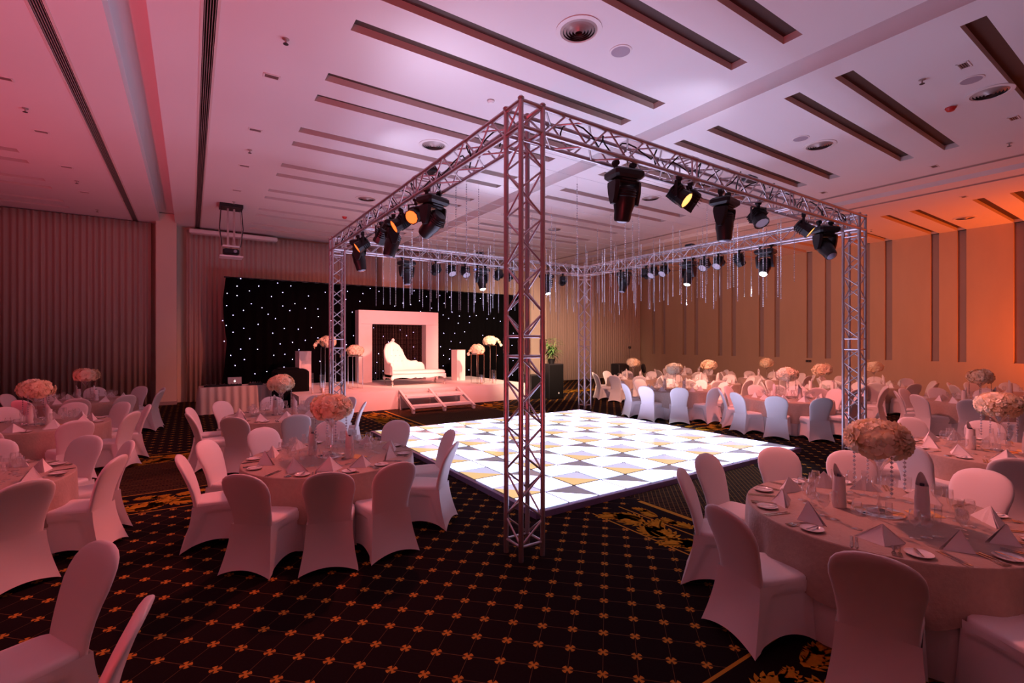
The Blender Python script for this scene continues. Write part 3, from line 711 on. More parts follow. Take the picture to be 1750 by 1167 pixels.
# ------------------------------------------------------------------ hanging crystal strands
ST4 = [(250, 715), (322, 705), (390, 705), (445, 720), (522, 735), (588, 710), (607, 605), (683, 650), (713, 725), (770, 555), (787, 770), (798, 675), (853, 640), (870, 770), (940, 740), (957, 585), (1000, 775), (1045, 415), (1075, 755), (1092, 760), (1150, 465), (1168, 775), (1225, 780), (1237, 690), (1272, 430), (1310, 710), (1320, 765), (1360, 680), (1370, 805), (1390, 780), (1413, 740), (1425, 600), (1470, 790), (1590, 540), (1620, 715), (1633, 765), (1703, 865)]
ST5 = [(147, 550), (170, 520), (185, 755), (275, 640), (313, 635), (347, 675), (365, 545), (352, 800), (403, 580), (408, 775), (430, 865), (445, 795), (510, 745), (523, 795), (570, 740), (585, 780), (600, 775), (628, 680), (620, 400), (690, 735), (705, 700), (718, 690), (757, 810), (777, 820), (810, 780), (825, 595), (840, 780), (838, 880), (870, 685), (890, 820), (895, 680), (942, 765), (957, 530), (963, 795), (990, 885), (993, 690), (1010, 675), (1032, 710), (1040, 805), (1068, 760), (1098, 430), (1122, 745), (1172, 570), (1187, 690), (1200, 815), (1210, 740), (1235, 510), (1258, 670), (1330, 750), (1345, 750), (1390, 770), (1380, 690), (1443, 675), (1485, 665), (1527, 710), (1575, 625), (1645, 610), (1660, 695)]
ST6 = [(545, 710), (595, 675), (650, 640), (685, 635), (705, 640), (735, 685), (748, 505), (815, 750), (838, 670), (875, 635), (955, 555), (980, 540), (1012, 535), (1053, 675), (1120, 630), (1190, 625), (1265, 610), (1308, 725), (1342, 640), (1455, 630), (1485, 650), (1618, 480)]
def strand_mesh(L):
    mb = MB(); z = -.12; r = .0125
    while z > -L:
        vs = [(0, 0, z + r * 1.25)] + [(r * math.cos(a), r * math.sin(a), z) for a in (0, PI / 2, PI, 1.5 * PI)] + [(0, 0, z - r * 1.25)]
        mb.add(vs, [(0, 1, 2), (0, 2, 3), (0, 3, 4), (0, 4, 1), (5, 2, 1), (5, 3, 2), (5, 4, 3), (5, 1, 4)]); z -= .034
    m = mb.mesh('beads', M_crystal); w_ = MB().tube((0, 0, 0), (0, 0, -L), .0012, 3, cap=False).mesh('thread', M_wire)
    return m, w_
SMESH = {}
rg = random.Random(11); strands = []
WIRES = [4.75 + .46 * k for k in range(14)]
for ox, oy, lst in ((600, 400, ST4), (880, 400, ST5), (1080, 400, ST6)):
    for (cx, cy) in lst:
        u, v = ox + cx / 5.833, oy + cy / 5.833; r_ = ray(u, v); opt = []
        for y in WIRES:                  # each strand hangs from one of the carrier wires
            dd = y / r_.y; L = TT - (EYE + (583.5 - v) * dd / FPX); px = r_.x * dd
            if 3.05 < px < 10.2 and .8 < L < 2.1: opt.append((abs(L - 1.42) + rg.uniform(0, .25), Vector((px, y, 0)), L))
        if opt: b = min(opt, key=lambda q: q[0]); strands.append((b[1], b[2]))
ORDW = OR + ['thirteenth', 'fourteenth', 'fifteenth', 'sixteenth', 'seventeenth', 'eighteenth', 'nineteenth', 'twentieth', 'twenty-first', 'twenty-second', 'twenty-third', 'twenty-fourth', 'twenty-fifth']
ZONES = [(690, 'before the star cloth, left of the portal edge'), (750, 'above the white portal'), (800, 'above the white plinth'), (856, 'above the stage flower stands'), (928, 'seen behind the front truss column'), (985, 'between the front and rear truss columns'),
         (1018, 'before the rear truss column'), (1052, 'just right of the rear truss column'), (1082, 'before the right rear curtain'), (1120, 'before the first wall strips'), (1180, 'before the left wall strips'), (1235, 'before the middle wall strips'), (1750, 'towards the right truss column')]
zc = {}
strands.sort(key=lambda q: (q[0].x * cosy - q[0].y * siny) / (q[0].x * siny + q[0].y * cosy))
for si, (p, L) in enumerate(strands):
    k = round(L * 10) / 10
    if k not in SMESH: SMESH[k] = strand_mesh(k)
    zu = pix(p.x, p.y)[0]; zn = next(n_ for lim, n_ in ZONES if zu < lim); zc[zn] = zc.get(zn, 0) + 1
    t = thing('crystal_strand', 'crystal bead strand %s, %s from left there' % (zn, ORDW[zc[zn] - 1]), 'crystal strand', (p.x, p.y, TT), rg.uniform(0, 3), group='crystal strands over the dance floor')
    ob('beads', SMESH[k][0], t, (0, 0, k - L)); ob('thread', SMESH[k][1], t)
for k, y in enumerate(WIRES):
    tag(MB().tube((TX0 + TS, y, TT), (TX1 - TS, y, TT), .0015, 4).obj('carrier_wire', M_wire), 'thin wire carrying crystal strands, %s back from the front beam' % ORDW[k], 'wire', 'carrier wires')

# ------------------------------------------------------------------ stage
SZ = .6; SX0, SX1, SY0, SY1 = 2.55, 10.42, 14.75, 19.1
st = thing('stage', 'low stage platform covered in pale cloth', 'stage', (SX0, SY0, 0))
MB().bb(0, SX1 - SX0, 0, SY1 - SY0, SZ - .03, SZ).obj('deck', M_stage, st)
def skirt_panel(L, z):
    mb = MB(); n = int(L / .05)
    mb.loft([[Vector((L * i / n, -.005 - .012 * math.sin(i * .37) * (1 - k) - .012, zz)) for i in range(n + 1)] for k, zz in ((1, z), (.5, z * .5), (0, .01))], close=False)
    return mb
skirt_panel(SX1 - SX0, SZ - .002).obj('skirt', M_stage, st, 'all')
skirt_panel(SY1 - SY0, SZ - .002).obj('skirt', M_stage, st, 'all', loc=(SX1 - SX0, 0, 0), rot=(0, 0, PI / 2))
skirt_panel(SY1 - SY0, SZ - .002).obj('skirt', M_stage, st, 'all', loc=(0, SY1 - SY0, 0), rot=(0, 0, -PI / 2))

t = thing('stage_steps', 'pair of white-wrapped open steps leading up to the stage', 'steps', (5.5, 13.45, 0))
for x in (0, 1.02, 2.04):
    s_ = MB(); s_.box((x, .62, .34), (.07, 1.30, .09), Matrix.Rotation(R(22), 3, 'X')); s_.obj('stringer', M_stage, t)
    MB().rbox((x, .08, .07), (.09, .12, .14), .02).obj('foot', M_stage, t)
    MB().box((x, 1.1, .22), (.06, .06, .44)).obj('post', M_stage, t)
for x0 in (.04, 1.06):
    MB().rbox((x0 + .47, .95, .46), (.94, .44, .05), .015).obj('tread', M_stage, t); MB().rbox((x0 + .47, .72, .42), (.94, .03, .08), .01).obj('riser', M_stage, t)
    MB().rbox((x0 + .47, .30, .20), (.94, .26, .05), .015).obj('tread', M_stage, t); MB().rbox((x0 + .47, .16, .18), (.94, .03, .09), .01).obj('riser', M_stage, t)

# star cloth
def starcloth():
    x0, x1, y = .97, 13.55, 19.25; n = 500; rr = random.Random(2)
    t = thing('star_cloth', 'black star cloth backdrop dotted with tiny white-violet lights', 'backdrop', ((x0 + x1) / 2, y, 0))
    cx = (x0 + x1) / 2; pts = []; ph = 0
    for i in range(n + 1):
        ph += rr.uniform(.25, .6); pts.append((x0 + (x1 - x0) * i / n - cx, .03 * math.sin(ph)))
    mb = MB()
    def edge(x, z):                      # slightly wavy left edge
        return -.06 * math.sin(z * 2.3) * max(0, 1 - (x + cx - x0) / .5)
    mb.loft([[Vector((x + edge(x, z), o, z)) for x, o in pts] for z in (4.36, 3.6, 2.9, 2.1, 1.4, .7, .02)], close=False)
    o = mb.obj('cloth', M_velvet, t, 'all'); sm_ = o.modifiers.new('cloth', 'SOLIDIFY'); sm_.thickness = .006
    MB().tube((x0 - cx - .02, .02, 4.37), (x1 - cx, .02, 4.37), .025, 10).obj('top_rail', M_black, t)
    led = MB().lathe([(.001, -.014), (.009, -.010), (.013, 0), (.009, .010), (.001, .014)], 8).mesh('star_light', M_star, 'all')
    A = [(1200, 368), (1273, 360), (1182, 405), (1290, 405), (1384, 390), (1450, 404), (1132, 441), (1182, 452), (1243, 429), (1353, 457), (1410, 437), (1538, 454), (1130, 502), (1253, 493), (1214, 526), (1306, 513), (1337, 545), (1410, 504), (1445, 527), (1470, 493), (1522, 516), (1585, 519), (1587, 557), (1162, 550), (1373, 567), (1110, 577), (1128, 601), (1287, 596), (1215, 615), (1162, 635), (1417, 616), (1360, 640), (1487, 620), (1552, 612), (1118, 680), (1245, 667), (1397, 693), (1458, 685), (1522, 675), (1585, 663), (1200, 719), (1284, 720), (1490, 722), (1150, 750), (1218, 771), (1365, 750), (1420, 745), (1458, 770), (1172, 801), (1416, 809), (1330, 831), (1271, 842), (1548, 799), (1595, 780), (1654, 415), (1650, 577)]
    B = [(17, 436), (128, 431), (205, 442), (241, 417), (285, 431), (119, 471), (190, 481), (152, 535), (98, 542), (115, 633), (158, 652), (122, 697), (100, 766), (258, 613), (306, 656), (390, 623), (422, 652), (457, 635), (283, 742), (332, 684), (408, 749), (457, 708), (463, 765), (275, 785), (305, 828), (268, 838), (363, 505), (404, 490), (443, 497), (460, 428), (487, 478), (522, 457), (492, 531), (547, 515), (588, 451), (610, 491), (638, 460), (649, 535), (605, 549), (632, 566), (686, 554), (680, 590), (736, 587), (737, 556), (770, 552), (608, 640), (663, 640), (712, 633), (690, 686), (644, 680), (638, 720), (592, 707), (607, 750), (636, 768), (605, 803), (733, 823), (790, 466), (765, 483), (824, 568), (858, 565), (890, 580), (803, 650), (832, 657), (843, 450), (945, 520), (958, 582), (955, 640), (948, 700), (953, 777), (951, 848), (930, 632), (875, 750)]
    P = [(x / 2.917, 350 + y_ / 2.917) for x, y_ in A] + [(550 + x / 2.917, 350 + y_ / 2.917) for x, y_ in B]
    for u, v in P:
        p = on_y(u, v, y - .05)
        if p.x < x1 and p.z < 4.34: ob('star_light', led, t, (p.x - cx, -.05, p.z))
starcloth()

# white portal with bead curtain
AY = 18.25; AX = [on_y(u, 650, AY).x for u in (613, 636, 728, 749)]
t = thing('portal', 'white square portal standing on the stage behind the chaise', 'arch', ((AX[0] + AX[3]) / 2, AY, SZ)); cx = (AX[0] + AX[3]) / 2
HT, HL = 2.74, 2.22
MB().bb(AX[0] - cx, AX[1] - cx, 0, .45, 0, HL).obj('upright', M_white, t); MB().bb(AX[2] - cx, AX[3] - cx, 0, .45, 0, HL).obj('upright', M_white, t)
MB().bb(AX[0] - cx, AX[3] - cx, 0, .45, HL + .004, HT).obj('lintel', M_white, t)
mb = MB(); rr = random.Random(5); nb = 34
for k in range(nb):
    x = AX[1] + .08 + (AX[2] - AX[1] - .12) * k / (nb - 1); z = SZ + HL - .01; L = rr.uniform(1.9, 2.18)
    while z > SZ + HL - L:
        r = .012; y = AY + .34
        mb.add([(x, y, z + .018), (x - r, y - r, z), (x + r, y - r, z), (x + r, y + r, z), (x - r, y + r, z), (x, y, z - .018)], [(0, 1, 2), (0, 2, 3), (0, 3, 4), (0, 4, 1), (5, 2, 1), (5, 3, 2), (5, 4, 3), (5, 1, 4)]); z -= .042
o = mb.obj('bead_curtain', mat('dark_bead', (.34, .20, .18), .15, metal=.8)); tag(o, 'glittering bead curtain hanging inside the white portal', 'bead curtain', kind='stuff')

# chaise longue
t = thing('chaise_longue', 'white tufted chaise longue with tall curved back and cabriole legs', 'sofa', (5.72, 16.42, SZ))
def chaise():
    key = [(0, -.42, .80), (-.02, -.15, .84), (0, .10, 1.02), (.03, .24, 1.30), (.12, .36, 1.46), (.25, .42, 1.52), (.34, .44, 1.60), (.45, .45, 1.52), (.60, .45, 1.42), (.72, .45, 1.25), (.80, .45, 1.05), (.90, .45, .90), (1.05, .45, .84), (1.25, .45, .86), (1.32, .45, .80), (1.48, .45, .78), (1.55, .45, .70), (1.58, .45, .52)]
    pts = []
    for k in range(len(key) - 1):
        for i in range(3):
            f = i / 3; a, b = key[k], key[k + 1]; pts.append([a[j] + (b[j] - a[j]) * f for j in range(3)])
    pts.append(list(key[-1])); L = []
    for k, p in enumerate(pts):
        a, b = pts[max(0, k - 1)], pts[min(len(pts) - 1, k + 1)]
        d = Vector((b[0] - a[0], b[1] - a[1], 0)).normalized(); nrm = Vector((d.y, -d.x, 0))
        lean = -.06 * max(0, p[2] - .8); q = Vector((p[0], p[1], 0)); h = p[2]
        L.append([q + nrm * .07 + Vector((0, 0, .40)), q + nrm * (.06 + lean) + Vector((0, 0, h - .06)), q + nrm * (.03 + lean) + Vector((0, 0, h - .015)), q + nrm * lean + Vector((0, 0, h)),
                  q - nrm * (.03 - lean) + Vector((0, 0, h - .015)), q - nrm * (.05 - lean) + Vector((0, 0, h - .06)), q - nrm * .05 + Vector((0, 0, .40))])
    bk = MB().loft(L, cap=True).obj('backrest', M_chaise, t, 50)
    for i in range(3):
        for j in range(4 if i % 2 == 0 else 3):
            MB().lathe([(.016, 0), (.012, .010), (.001, .013)], 8).obj('tuft_button', M_chaise, bk, 'all', loc=(.20 + j * .16 + (.08 if i % 2 else 0), .375, .85 + i * .2), rot=(PI / 2, 0, 0))
    MB().rbox((1.03, 0, .45), (2.02, .84, .15), .05).obj('seat_cushion', M_chaise, t, 50)
    fr = MB(); fr.bb(.02, 2.02, -.40, .42, .30, .385); n = 40
    for y in (-.43, .43):
        top = [Vector((.02 + 2.02 * i / n, y, .40)) for i in range(n + 1)]; bot = [Vector((.02 + 2.02 * i / n, y, .25 + .045 * abs(math.sin(i / n * PI * 3)) - (.03 if abs(i / n - .5) < .06 else 0))) for i in range(n + 1)]
        fr.loft([top, bot, [p + Vector((0, .02 if y < 0 else -.02, 0)) for p in bot]], close=False)
    for x in (.02, 2.04): fr.add([(x, -.43, .26), (x, .43, .26), (x, .43, .4), (x, -.43, .4)], [(0, 1, 2, 3)])
    fr.obj('apron', M_chaise, t)
    for x, y in ((.05, -.38), (.05, .38), (1.98, -.38), (1.98, .38)):
        sx = -1 if x < 1 else 1; sy = -1 if y < 0 else 1
        MB().path([(x, y, .33), (x + sx * .03, y + sy * .03, .24), (x + sx * .02, y + sy * .02, .14), (x - sx * .005, y, .06), (x + sx * .02, y + sy * .02, .02), (x + sx * .03, y + sy * .03, 0)], [.06, .055, .036, .024, .028, .026], 10).obj('leg', M_chaise, t, 'all')
    MB().path([(-.02, -.44, .80), (.0, -.47, .74), (.0, -.46, .62), (.01, -.44, .40)], [.05, .055, .045, .04], 10).obj('arm_front', M_chaise, t, 'all')
    MB().lathe([(.001, -.05), (.045, -.03), (.06, 0), (.04, .03), (.001, .05)], 10).obj('crest', M_chaise, bk, 'all', loc=(.36, .44, 1.60), rot=(PI / 2, 0, 0))
chaise()

# plinths
for x, y, l in ((8.92, 17.25, 'white square plinth on the stage right of the portal'), (3.20, 17.65, 'white square plinth on the stage behind the black booth')):
    t = thing('plinth', l, 'plinth', (x, y, SZ), R(8))
    MB().rbox((0, 0, .60), (.40, .40, 1.20), .008).obj('body', M_white, t); MB().rbox((0, 0, 1.21), (.41, .41, .016), .004).obj('top', M_white, t)

# ------------------------------------------------------------------ flowers
def blossom_mesh(m, seed):
    rr = random.Random(seed); mb = MB()
    for ring, (n, r, tilt, ln) in enumerate(((6, .012, 1.15, .050), (5, .010, .75, .044), (4, .006, .35, .036))):
        for k in range(n):
            a = 2 * PI * k / n + ring * .5 + rr.uniform(-.15, .15); tl = tilt + rr.uniform(-.12, .12)
            d = Vector((math.cos(a), math.sin(a), 0)); sd = Vector((-d.y, d.x, 0)); up = Vector((0, 0, 1))
            L = []
            for f, wd, bend in ((0, .35, 0), (.5, 1.0, .0), (.85, .95, .18), (1, .5, .32)):
                c = d * r + (d * math.sin(tl + bend) + up * math.cos(tl + bend)) * ln * f
                L.append([c - sd * wd * ln * .42 + up * .004, c - d * .004, c + sd * wd * ln * .42 + up * .004])
            mb.loft(L, close=False)
    mb.lathe([(.001, -.005), (.018, .004), (.014, .02), (.001, .028)], 7)
    return mb.mesh('blossom', m, 'all')
BLO = [blossom_mesh(M_petal, 1), blossom_mesh(M_petal, 2), blossom_mesh(M_petalw, 3)]
BLOW = [blossom_mesh(M_petalw, 4), blossom_mesh(M_petalw, 5)]
rf = random.Random(21)
def flower_ball(parent, c, rx, rz, n, meshes, scale=1.0, fill=True):
    c = Vector(c)
    if fill: MB().lathe([(.001, -rz * .6), (rx * .5, -rz * .48), (rx * .68, 0), (rx * .5, rz * .5), (.001, rz * .62)], 14).obj('moss_core', M_stem, parent, 'all', loc=c)
    ga = PI * (3 - math.sqrt(5))
    for k in range(n):
        z = 1 - 1.72 * (k + .5) / n; r = math.sqrt(max(0, 1 - z * z)); a = ga * k + rf.uniform(-.2, .2)
        d = Vector((r * math.cos(a), r * math.sin(a), z)); p = c + Vector((d.x * rx * .80, d.y * rx * .80, d.z * rz * .80)) * rf.uniform(.84, 1.12)
        q = d.to_track_quat('Z', 'Y').to_euler(); s_ = scale * rf.uniform(.95, 1.55)
        ob('blossom', rf.choice(meshes), parent, p, q, (s_, s_, s_))
PEND = strand_mesh(.42)
VASE = MB().lathe([(.001, .0), (.085, .0), (.085, .012), (.02, .03), (.012, .07), (.011, .26), (.016, .32), (.04, .38), (.13, .47), (.135, .475), (.128, .472), (.035, .385), (.008, .34), (.001, .335)], 24).mesh('trumpet_vase', M_vase, 'all')
MIRR = MB().lathe([(.001, 0), (.17, 0), (.17, .008), (.165, .01), (.001, .01)], 28).mesh('mirror_base', M_mirror, 30)
def centrepiece(x, y, z, label, n, sc=1.0, pend=True, drop=4):
    t = thing('flower_centrepiece', label, 'flowers', (x, y, z), rf.uniform(0, 6), group='table flower centrepieces')
    ob('mirror_base', MIRR, t); ob('trumpet_vase', VASE, t, (0, 0, .01))
    flower_ball(t, (0, 0, .59), .235, .14, int(n * 1.05), BLO, sc * 1.08)
    if pend:
        for k in range(drop):
            a = 2 * PI * k / drop + .4; b = ob('bead_pendant', PEND[0], t, (.18 * math.cos(a), .18 * math.sin(a), .60))
            ob('thread', PEND[1], b)
    return t

def stand(x, y, h, label, side, n=46):
    t = thing('flower_stand', label, 'flowers', (x, y, SZ), R(10), group='tall flower stands on the stage'); w_ = .17
    for sx in (-1, 1):
        for sy in (-1, 1): MB().box((sx * w_, sy * w_, h / 2), (.014, .014, h)).obj('post', M_chrome, t)
    for z in (.007, h - .007):
        for sx in (-1, 1): MB().box((sx * w_, 0, z), (.014, .34, .014)).obj('rail', M_chrome, t); MB().box((0, sx * w_, z), (.34, .014, .014)).obj('rail', M_chrome, t)
    MB().box((0, 0, h + .006), (.35, .35, .012)).obj('top_plate', M_chrome, t)
    flower_ball(t, (0, 0, h + .17), .27, .19, n, BLOW, 1.15)
    if side:
        stm = MB().path([(0, 0, h + .15), (side * .22, -.05, h + .26), (side * .42, -.08, h + .22), (side * .50, -.08, h + .02)], .006, 5).obj('orchid_stem', M_stem, t, 'all')
        for k in range(8):
            f = k / 7; ob('blossom', BLOW[k % 2], t, (side * (.20 + .30 * f), -.08, h + .25 - .24 * f * f), (rf.uniform(.6, 1.6), 0, rf.uniform(0, 6)), (1.0,) * 3)
stand(4.50, 16.02, 1.07, 'cream flower ball on a chrome frame stand left of the portal', -1)
stand(3.72, 16.35, 1.36, 'taller flower stand mostly behind the left rear truss column', -1)
stand(8.88, 15.62, 1.08, 'shorter flower stand with trailing orchids, right of the plinth', -1)
stand(9.66, 16.02, 1.40, 'tallest flower stand next to the front truss column', 1)
def candle(x, y, h, r, label):
    t = thing('candle_vase', label, 'candle', (x, y, SZ), group='candles in glass cylinders on the stage')
    MB().lathe([(.001, .004), (r - .006, .004), (r - .004, h), (r, h), (r, 0), (.001, 0)], 20).obj('glass_cylinder', M_glass, t, 30)
    c = MB().lathe([(r * .62, .006), (r * .62, .15), (r * .5, .155), (.001, .15)], 16).obj('candle', M_wax, t, 30)
    MB().tube((0, 0, .15), (0, 0, .168), .003, 5).obj('wick', M_rubber, c)
candle(8.86, 15.30, .34, .07, 'candle in a glass cylinder below the shorter flower stand'); candle(9.34, 15.22, .50, .08, 'candle in a taller glass cylinder between the right flower stands')
candle(3.30, 15.2, .55, .085, 'tall glass candle cylinder at the left end of the stage'); candle(3.62, 15.35, .42, .085, 'shorter glass candle cylinder beside the left rear truss column'); candle(3.0, 15.15, .62, .03, 'slim glass tube vase at the left end of the stage')

# ------------------------------------------------------------------ DJ desk, booth, loudspeaker with plant
t = thing('skirted_table', 'long table with pleated satin skirt carrying the laptop', 'table', (1.14, 17.05, 0))
MB().rbox((0, 0, .785), (1.86, .72, .03), .008).obj('table_top', M_satin, t)
def skirt_loop(hx, hy, z0, z1):
    per = [(-hx, -hy), (hx, -hy), (hx, hy), (-hx, hy)]; P = []
    for k in range(4):
        a, b = Vector(per[k]), Vector(per[(k + 1) % 4]); L = (b - a).length; n = int(L / .018); d = (b - a).normalized(); nr = Vector((d.y, -d.x))
        for i in range(n): P.append((a + d * (L * i / n), nr, i))
    return MB().loft([[Vector(((p + nr * (am * math.sin(i * .55) + am + fl)).x, (p + nr * (am * math.sin(i * .55) + am + fl)).y, z)) for p, nr, i in P] for z, am, fl in ((z1, .008, 0), (z1 - .12, .022, 0), ((z0 + z1) / 2, .030, .01), (z0, .036, .03))])
skirt_loop(.93, .36, .015, .80).obj('pleated_skirt', M_satin, t, 'all')
for sx in (-1, 1):
    for sy in (-1, 1): MB().tube((sx * .82, sy * .28, 0), (sx * .82, sy * .28, .77), .016, 8).obj('leg', M_black, t)
t = thing('laptop', 'open silver laptop with glowing lid emblem on the skirted table', 'laptop', (1.12, 16.98, .80), R(2))
MB().rbox((0, .10, .010), (.36, .25, .018), .004).obj('base', M_laptop, t)
lid = MB().rbox((0, 0, .125), (.37, .012, .25), .004).obj('lid', M_laptop, t, loc=(0, -.03, .015), rot=(R(-10), 0, 0))
ap = MB()
ap.add([(.028 * math.cos(a) * (1 - .1 * math.cos(2 * a)), -.0075, .125 + .028 * math.sin(a) * (1 - .06 * math.sin(a))) for a in [2 * PI * i / 18 for i in range(18)]], [tuple(range(18))])
ap.add([(.004, -.0075, .157), (.012, -.0075, .165), (.016, -.0075, .175), (.006, -.0075, .168)], [(0, 1, 2, 3)])
ap.obj('lid_emblem', M_logo, lid)
def gear(x, y, w_, d_, h_, l, name='audio_mixer', knobs=True):
    t = thing(name, l, 'audio gear', (x, y, .80))
    b = MB().rbox((0, 0, h_ / 2), (w_, d_, h_), .01).obj('body', M_black, t)
    if knobs:
        for i in range(5):
            for j in range(3): MB().tube((-w_ * .38 + w_ * .19 * i, -d_ * .25 + d_ * .25 * j, h_), (-w_ * .38 + w_ * .19 * i, -d_ * .25 + d_ * .25 * j, h_ + .018), .011, 8).obj('knob', M_slat if j else M_rubber, b)
gear(.62, 16.95, .60, .34, .05, 'flat black controller at the left of the desk'); gear(1.68, 16.92, .36, .34, .07, 'small black mixer with knobs right of the laptop')
gear(1.10, 16.84, .40, .10, .06, 'slim black effects unit before the laptop', 'effects_unit')
for k in range(4):
    x = 1.45 + k * .13
    tag(MB().path([(x, 16.8, .815), (x + .05, 16.76, .86), (x + .1, 16.79, .83), (x + .16, 16.86, .812)], .008, 6).obj('audio_cable', M_rubber, None, 'all'), 'short black cable, %s from left, tangled right of the laptop' % OR[k], 'cable', 'desk cables')
t = thing('black_booth', 'black cloth-covered booth box beside the laptop desk', 'booth', (2.60, 16.45, 0))
MB().rbox((0, 0, .64), (.98, .85, 1.28), .07).obj('cloth_cover', M_blackbox, t, 30); MB().rbox((-.05, .1, 1.30), (.6, .5, .05), .02).obj('top_cushion', M_blackbox, t, 30)
t = thing('loudspeaker', 'tall black loudspeaker cabinet with small white badge right of the stage', 'speaker', (11.38, 14.35, 0), R(-4))
MB().rbox((0, 0, .66), (.66, .62, 1.30), .012).obj('cabinet', M_black, t); MB().box((0, -.315, .66), (.60, .012, 1.22)).obj('grille_cloth', M_blackbox, t)
MB().rbox((.10, -.325, .22), (.035, .008, .06), .004).obj('badge', M_tag, t)
t = thing('subwoofer', 'low black cabinet between stage corner and tall loudspeaker', 'speaker', (10.75, 14.75, 0))
MB().rbox((0, 0, .45), (.5, .6, .9), .012).obj('cabinet', M_black, t); MB().box((0, -.305, .45), (.44, .012, .82)).obj('grille_cloth', M_blackbox, t)
t = thing('potted_bamboo', 'green bamboo palm standing on the black loudspeaker', 'plant', (11.36, 14.35, 1.31))
MB().lathe([(.10, 0), (.15, .18), (.16, .19), (.14, .17), (.001, .16)], 18).obj('pot', M_black, t, 30)
rp = random.Random(9); LEAF = None
lm = MB(); L_ = []
for k in range(6):
    f = k / 5; w_ = .018 * math.sin(PI * min(1, f + .1)) ; L_.append([Vector((.26 * f, -w_, -.10 * f * f)), Vector((.26 * f, 0, -.10 * f * f + .004)), Vector((.26 * f, w_, -.10 * f * f))])
LEAF = lm.loft(L_, close=False).mesh('leaf', M_leaf, 'all')
for k in range(9):
    a = 2 * PI * k / 9; h = rp.uniform(.45, .92); b = Vector((.06 * math.cos(a), .06 * math.sin(a), .16)); tp = b + Vector((.10 * math.cos(a), .10 * math.sin(a), h))
    c = MB().tube(b, tp, .010, 6, .005).obj('cane', M_stem, t)
    for j in range(16):
        f = .25 + .75 * j / 15; p = b + (tp - b) * f
        ob('leaf', LEAF, t, p, (0, rp.uniform(-.6, .5), rp.uniform(0, 2 * PI)), (rp.uniform(1.0, 1.6),) * 3)

# ------------------------------------------------------------------ chair with stretch cover
def chair_meshes():
    # backrest: lofted rounded slab
    bk = MB(); n = 24; L = []
    def cy(z):
        z_ = max(0, z - .40); return -.205 - .10 * z_ - .42 * z_ * z_
    zs = [.38, .45, .52, .60, .68, .75, .81, .86, .90, .93, .948, .957]
    for z in zs:
        if z < .75: w_ = .196 + .038 * (max(0, z - .48) / .27) ** 1.6
        else: w_ = .234 * max(.05, 1 - ((z - .75) / .211) ** 3.2) ** .5
        th = .030 if z < .9 else .030 * max(.12, 1 - ((z - .9) / .06) ** 2) ** .5
        L.append([Vector((w_ * math.copysign(abs(math.cos(a)) ** .45, math.cos(a)), cy(z) + th * math.copysign(abs(math.sin(a)) ** .8, math.sin(a)) - .05 * (math.cos(a)) ** 2 * 0, z)) for a in [2 * PI * (i + .5) / n for i in range(n)]])
    bk.loft(L, cap=True)
    # skirt: loop from seat edge to floor tips
    sk = MB(); m = 22; corners_t = [(-.204, -.243), (.204, -.243), (.214, .225), (-.214, .225)]; corners_b = [(-.262, -.345), (.262, -.345), (.232, .245), (-.232, .245)]
    arch = [.060, .085, .06, .085]; levels = [0, .08, .16, .2, .24, .28, .33, .4, .5, .6, .7, .8, .9, .96, 1]
    L = []
    for t_ in levels:
        loop = []
        for k in range(4):
            a = [corners_t[k][i] + (corners_b[k][i] - corners_t[k][i]) * t_ ** 1.6 for i in (0, 1)]; b = [corners_t[(k + 1) % 4][i] + (corners_b[(k + 1) % 4][i] - corners_t[(k + 1) % 4][i]) * t_ ** 1.6 for i in (0, 1)]
            d = Vector((b[0] - a[0], b[1] - a[1])).normalized(); nr = Vector((d.y, -d.x))
            for i in range(m):
                s_ = i / m; e = math.sin(PI * s_)
                pin = -(.018 if k in (1, 3) else .018) * e * (math.sin(PI * t_ * .9) + .5 * t_)
                if k in (1, 3):          # the side panel is stretched in between the legs
                    sr = s_ if k == 1 else 1 - s_; q_ = min(1, max(0, min(sr - (.10 + .17 * (1 - t_)), .96 - sr, (t_ - .18) * .9) / .06)); pin -= .015 * q_ * q_ * (3 - 2 * q_)
                zb = .004 + arch[k] * e ** .8; z = .445 + (zb - .445) * t_
                q = Vector(a) + (Vector(b) - Vector(a)) * s_ + nr * pin
                
                loop.append(Vector((q.x, q.y, z)))
        L.append(loop)
    # hem roll
    L.append([p * .985 + Vector((0, 0, .012)) for p in L[-1]])
    sk.loft(L)
    # seat cushion
    se = MB(); L = []
    for z, k in ((.40, 1.0), (.435, 1.012), (.462, 1.0), (.474, .95), (.479, .8), (.482, .4)):
        loop = []
        for i in range(32):
            a = 2 * PI * (i + .5) / 32; x = math.copysign(abs(math.cos(a)) ** .35, math.cos(a)) * .213; y = math.copysign(abs(math.sin(a)) ** .35, math.sin(a)) * .222 + .008
            loop.append(Vector((x * k * (1 - .05 * (y < 0)), y * k, z)))
        L.append(loop)
    se.loft(L, cap=True)
    return bk.mesh('backrest', M_cover, 60), sk.mesh('skirt', M_cover, 60), se.mesh('seat', M_cover, 60)
CH_BK, CH_SK, CH_SE = chair_meshes()
rj = random.Random(31)
def chair(x, y, rz, label, group):
    t = thing('banquet_chair', label, 'chair', (x, y, 0), rz, group)
    ob('backrest', CH_BK, t); ob('skirt', CH_SK, t); ob('seat', CH_SE, t)
    return t

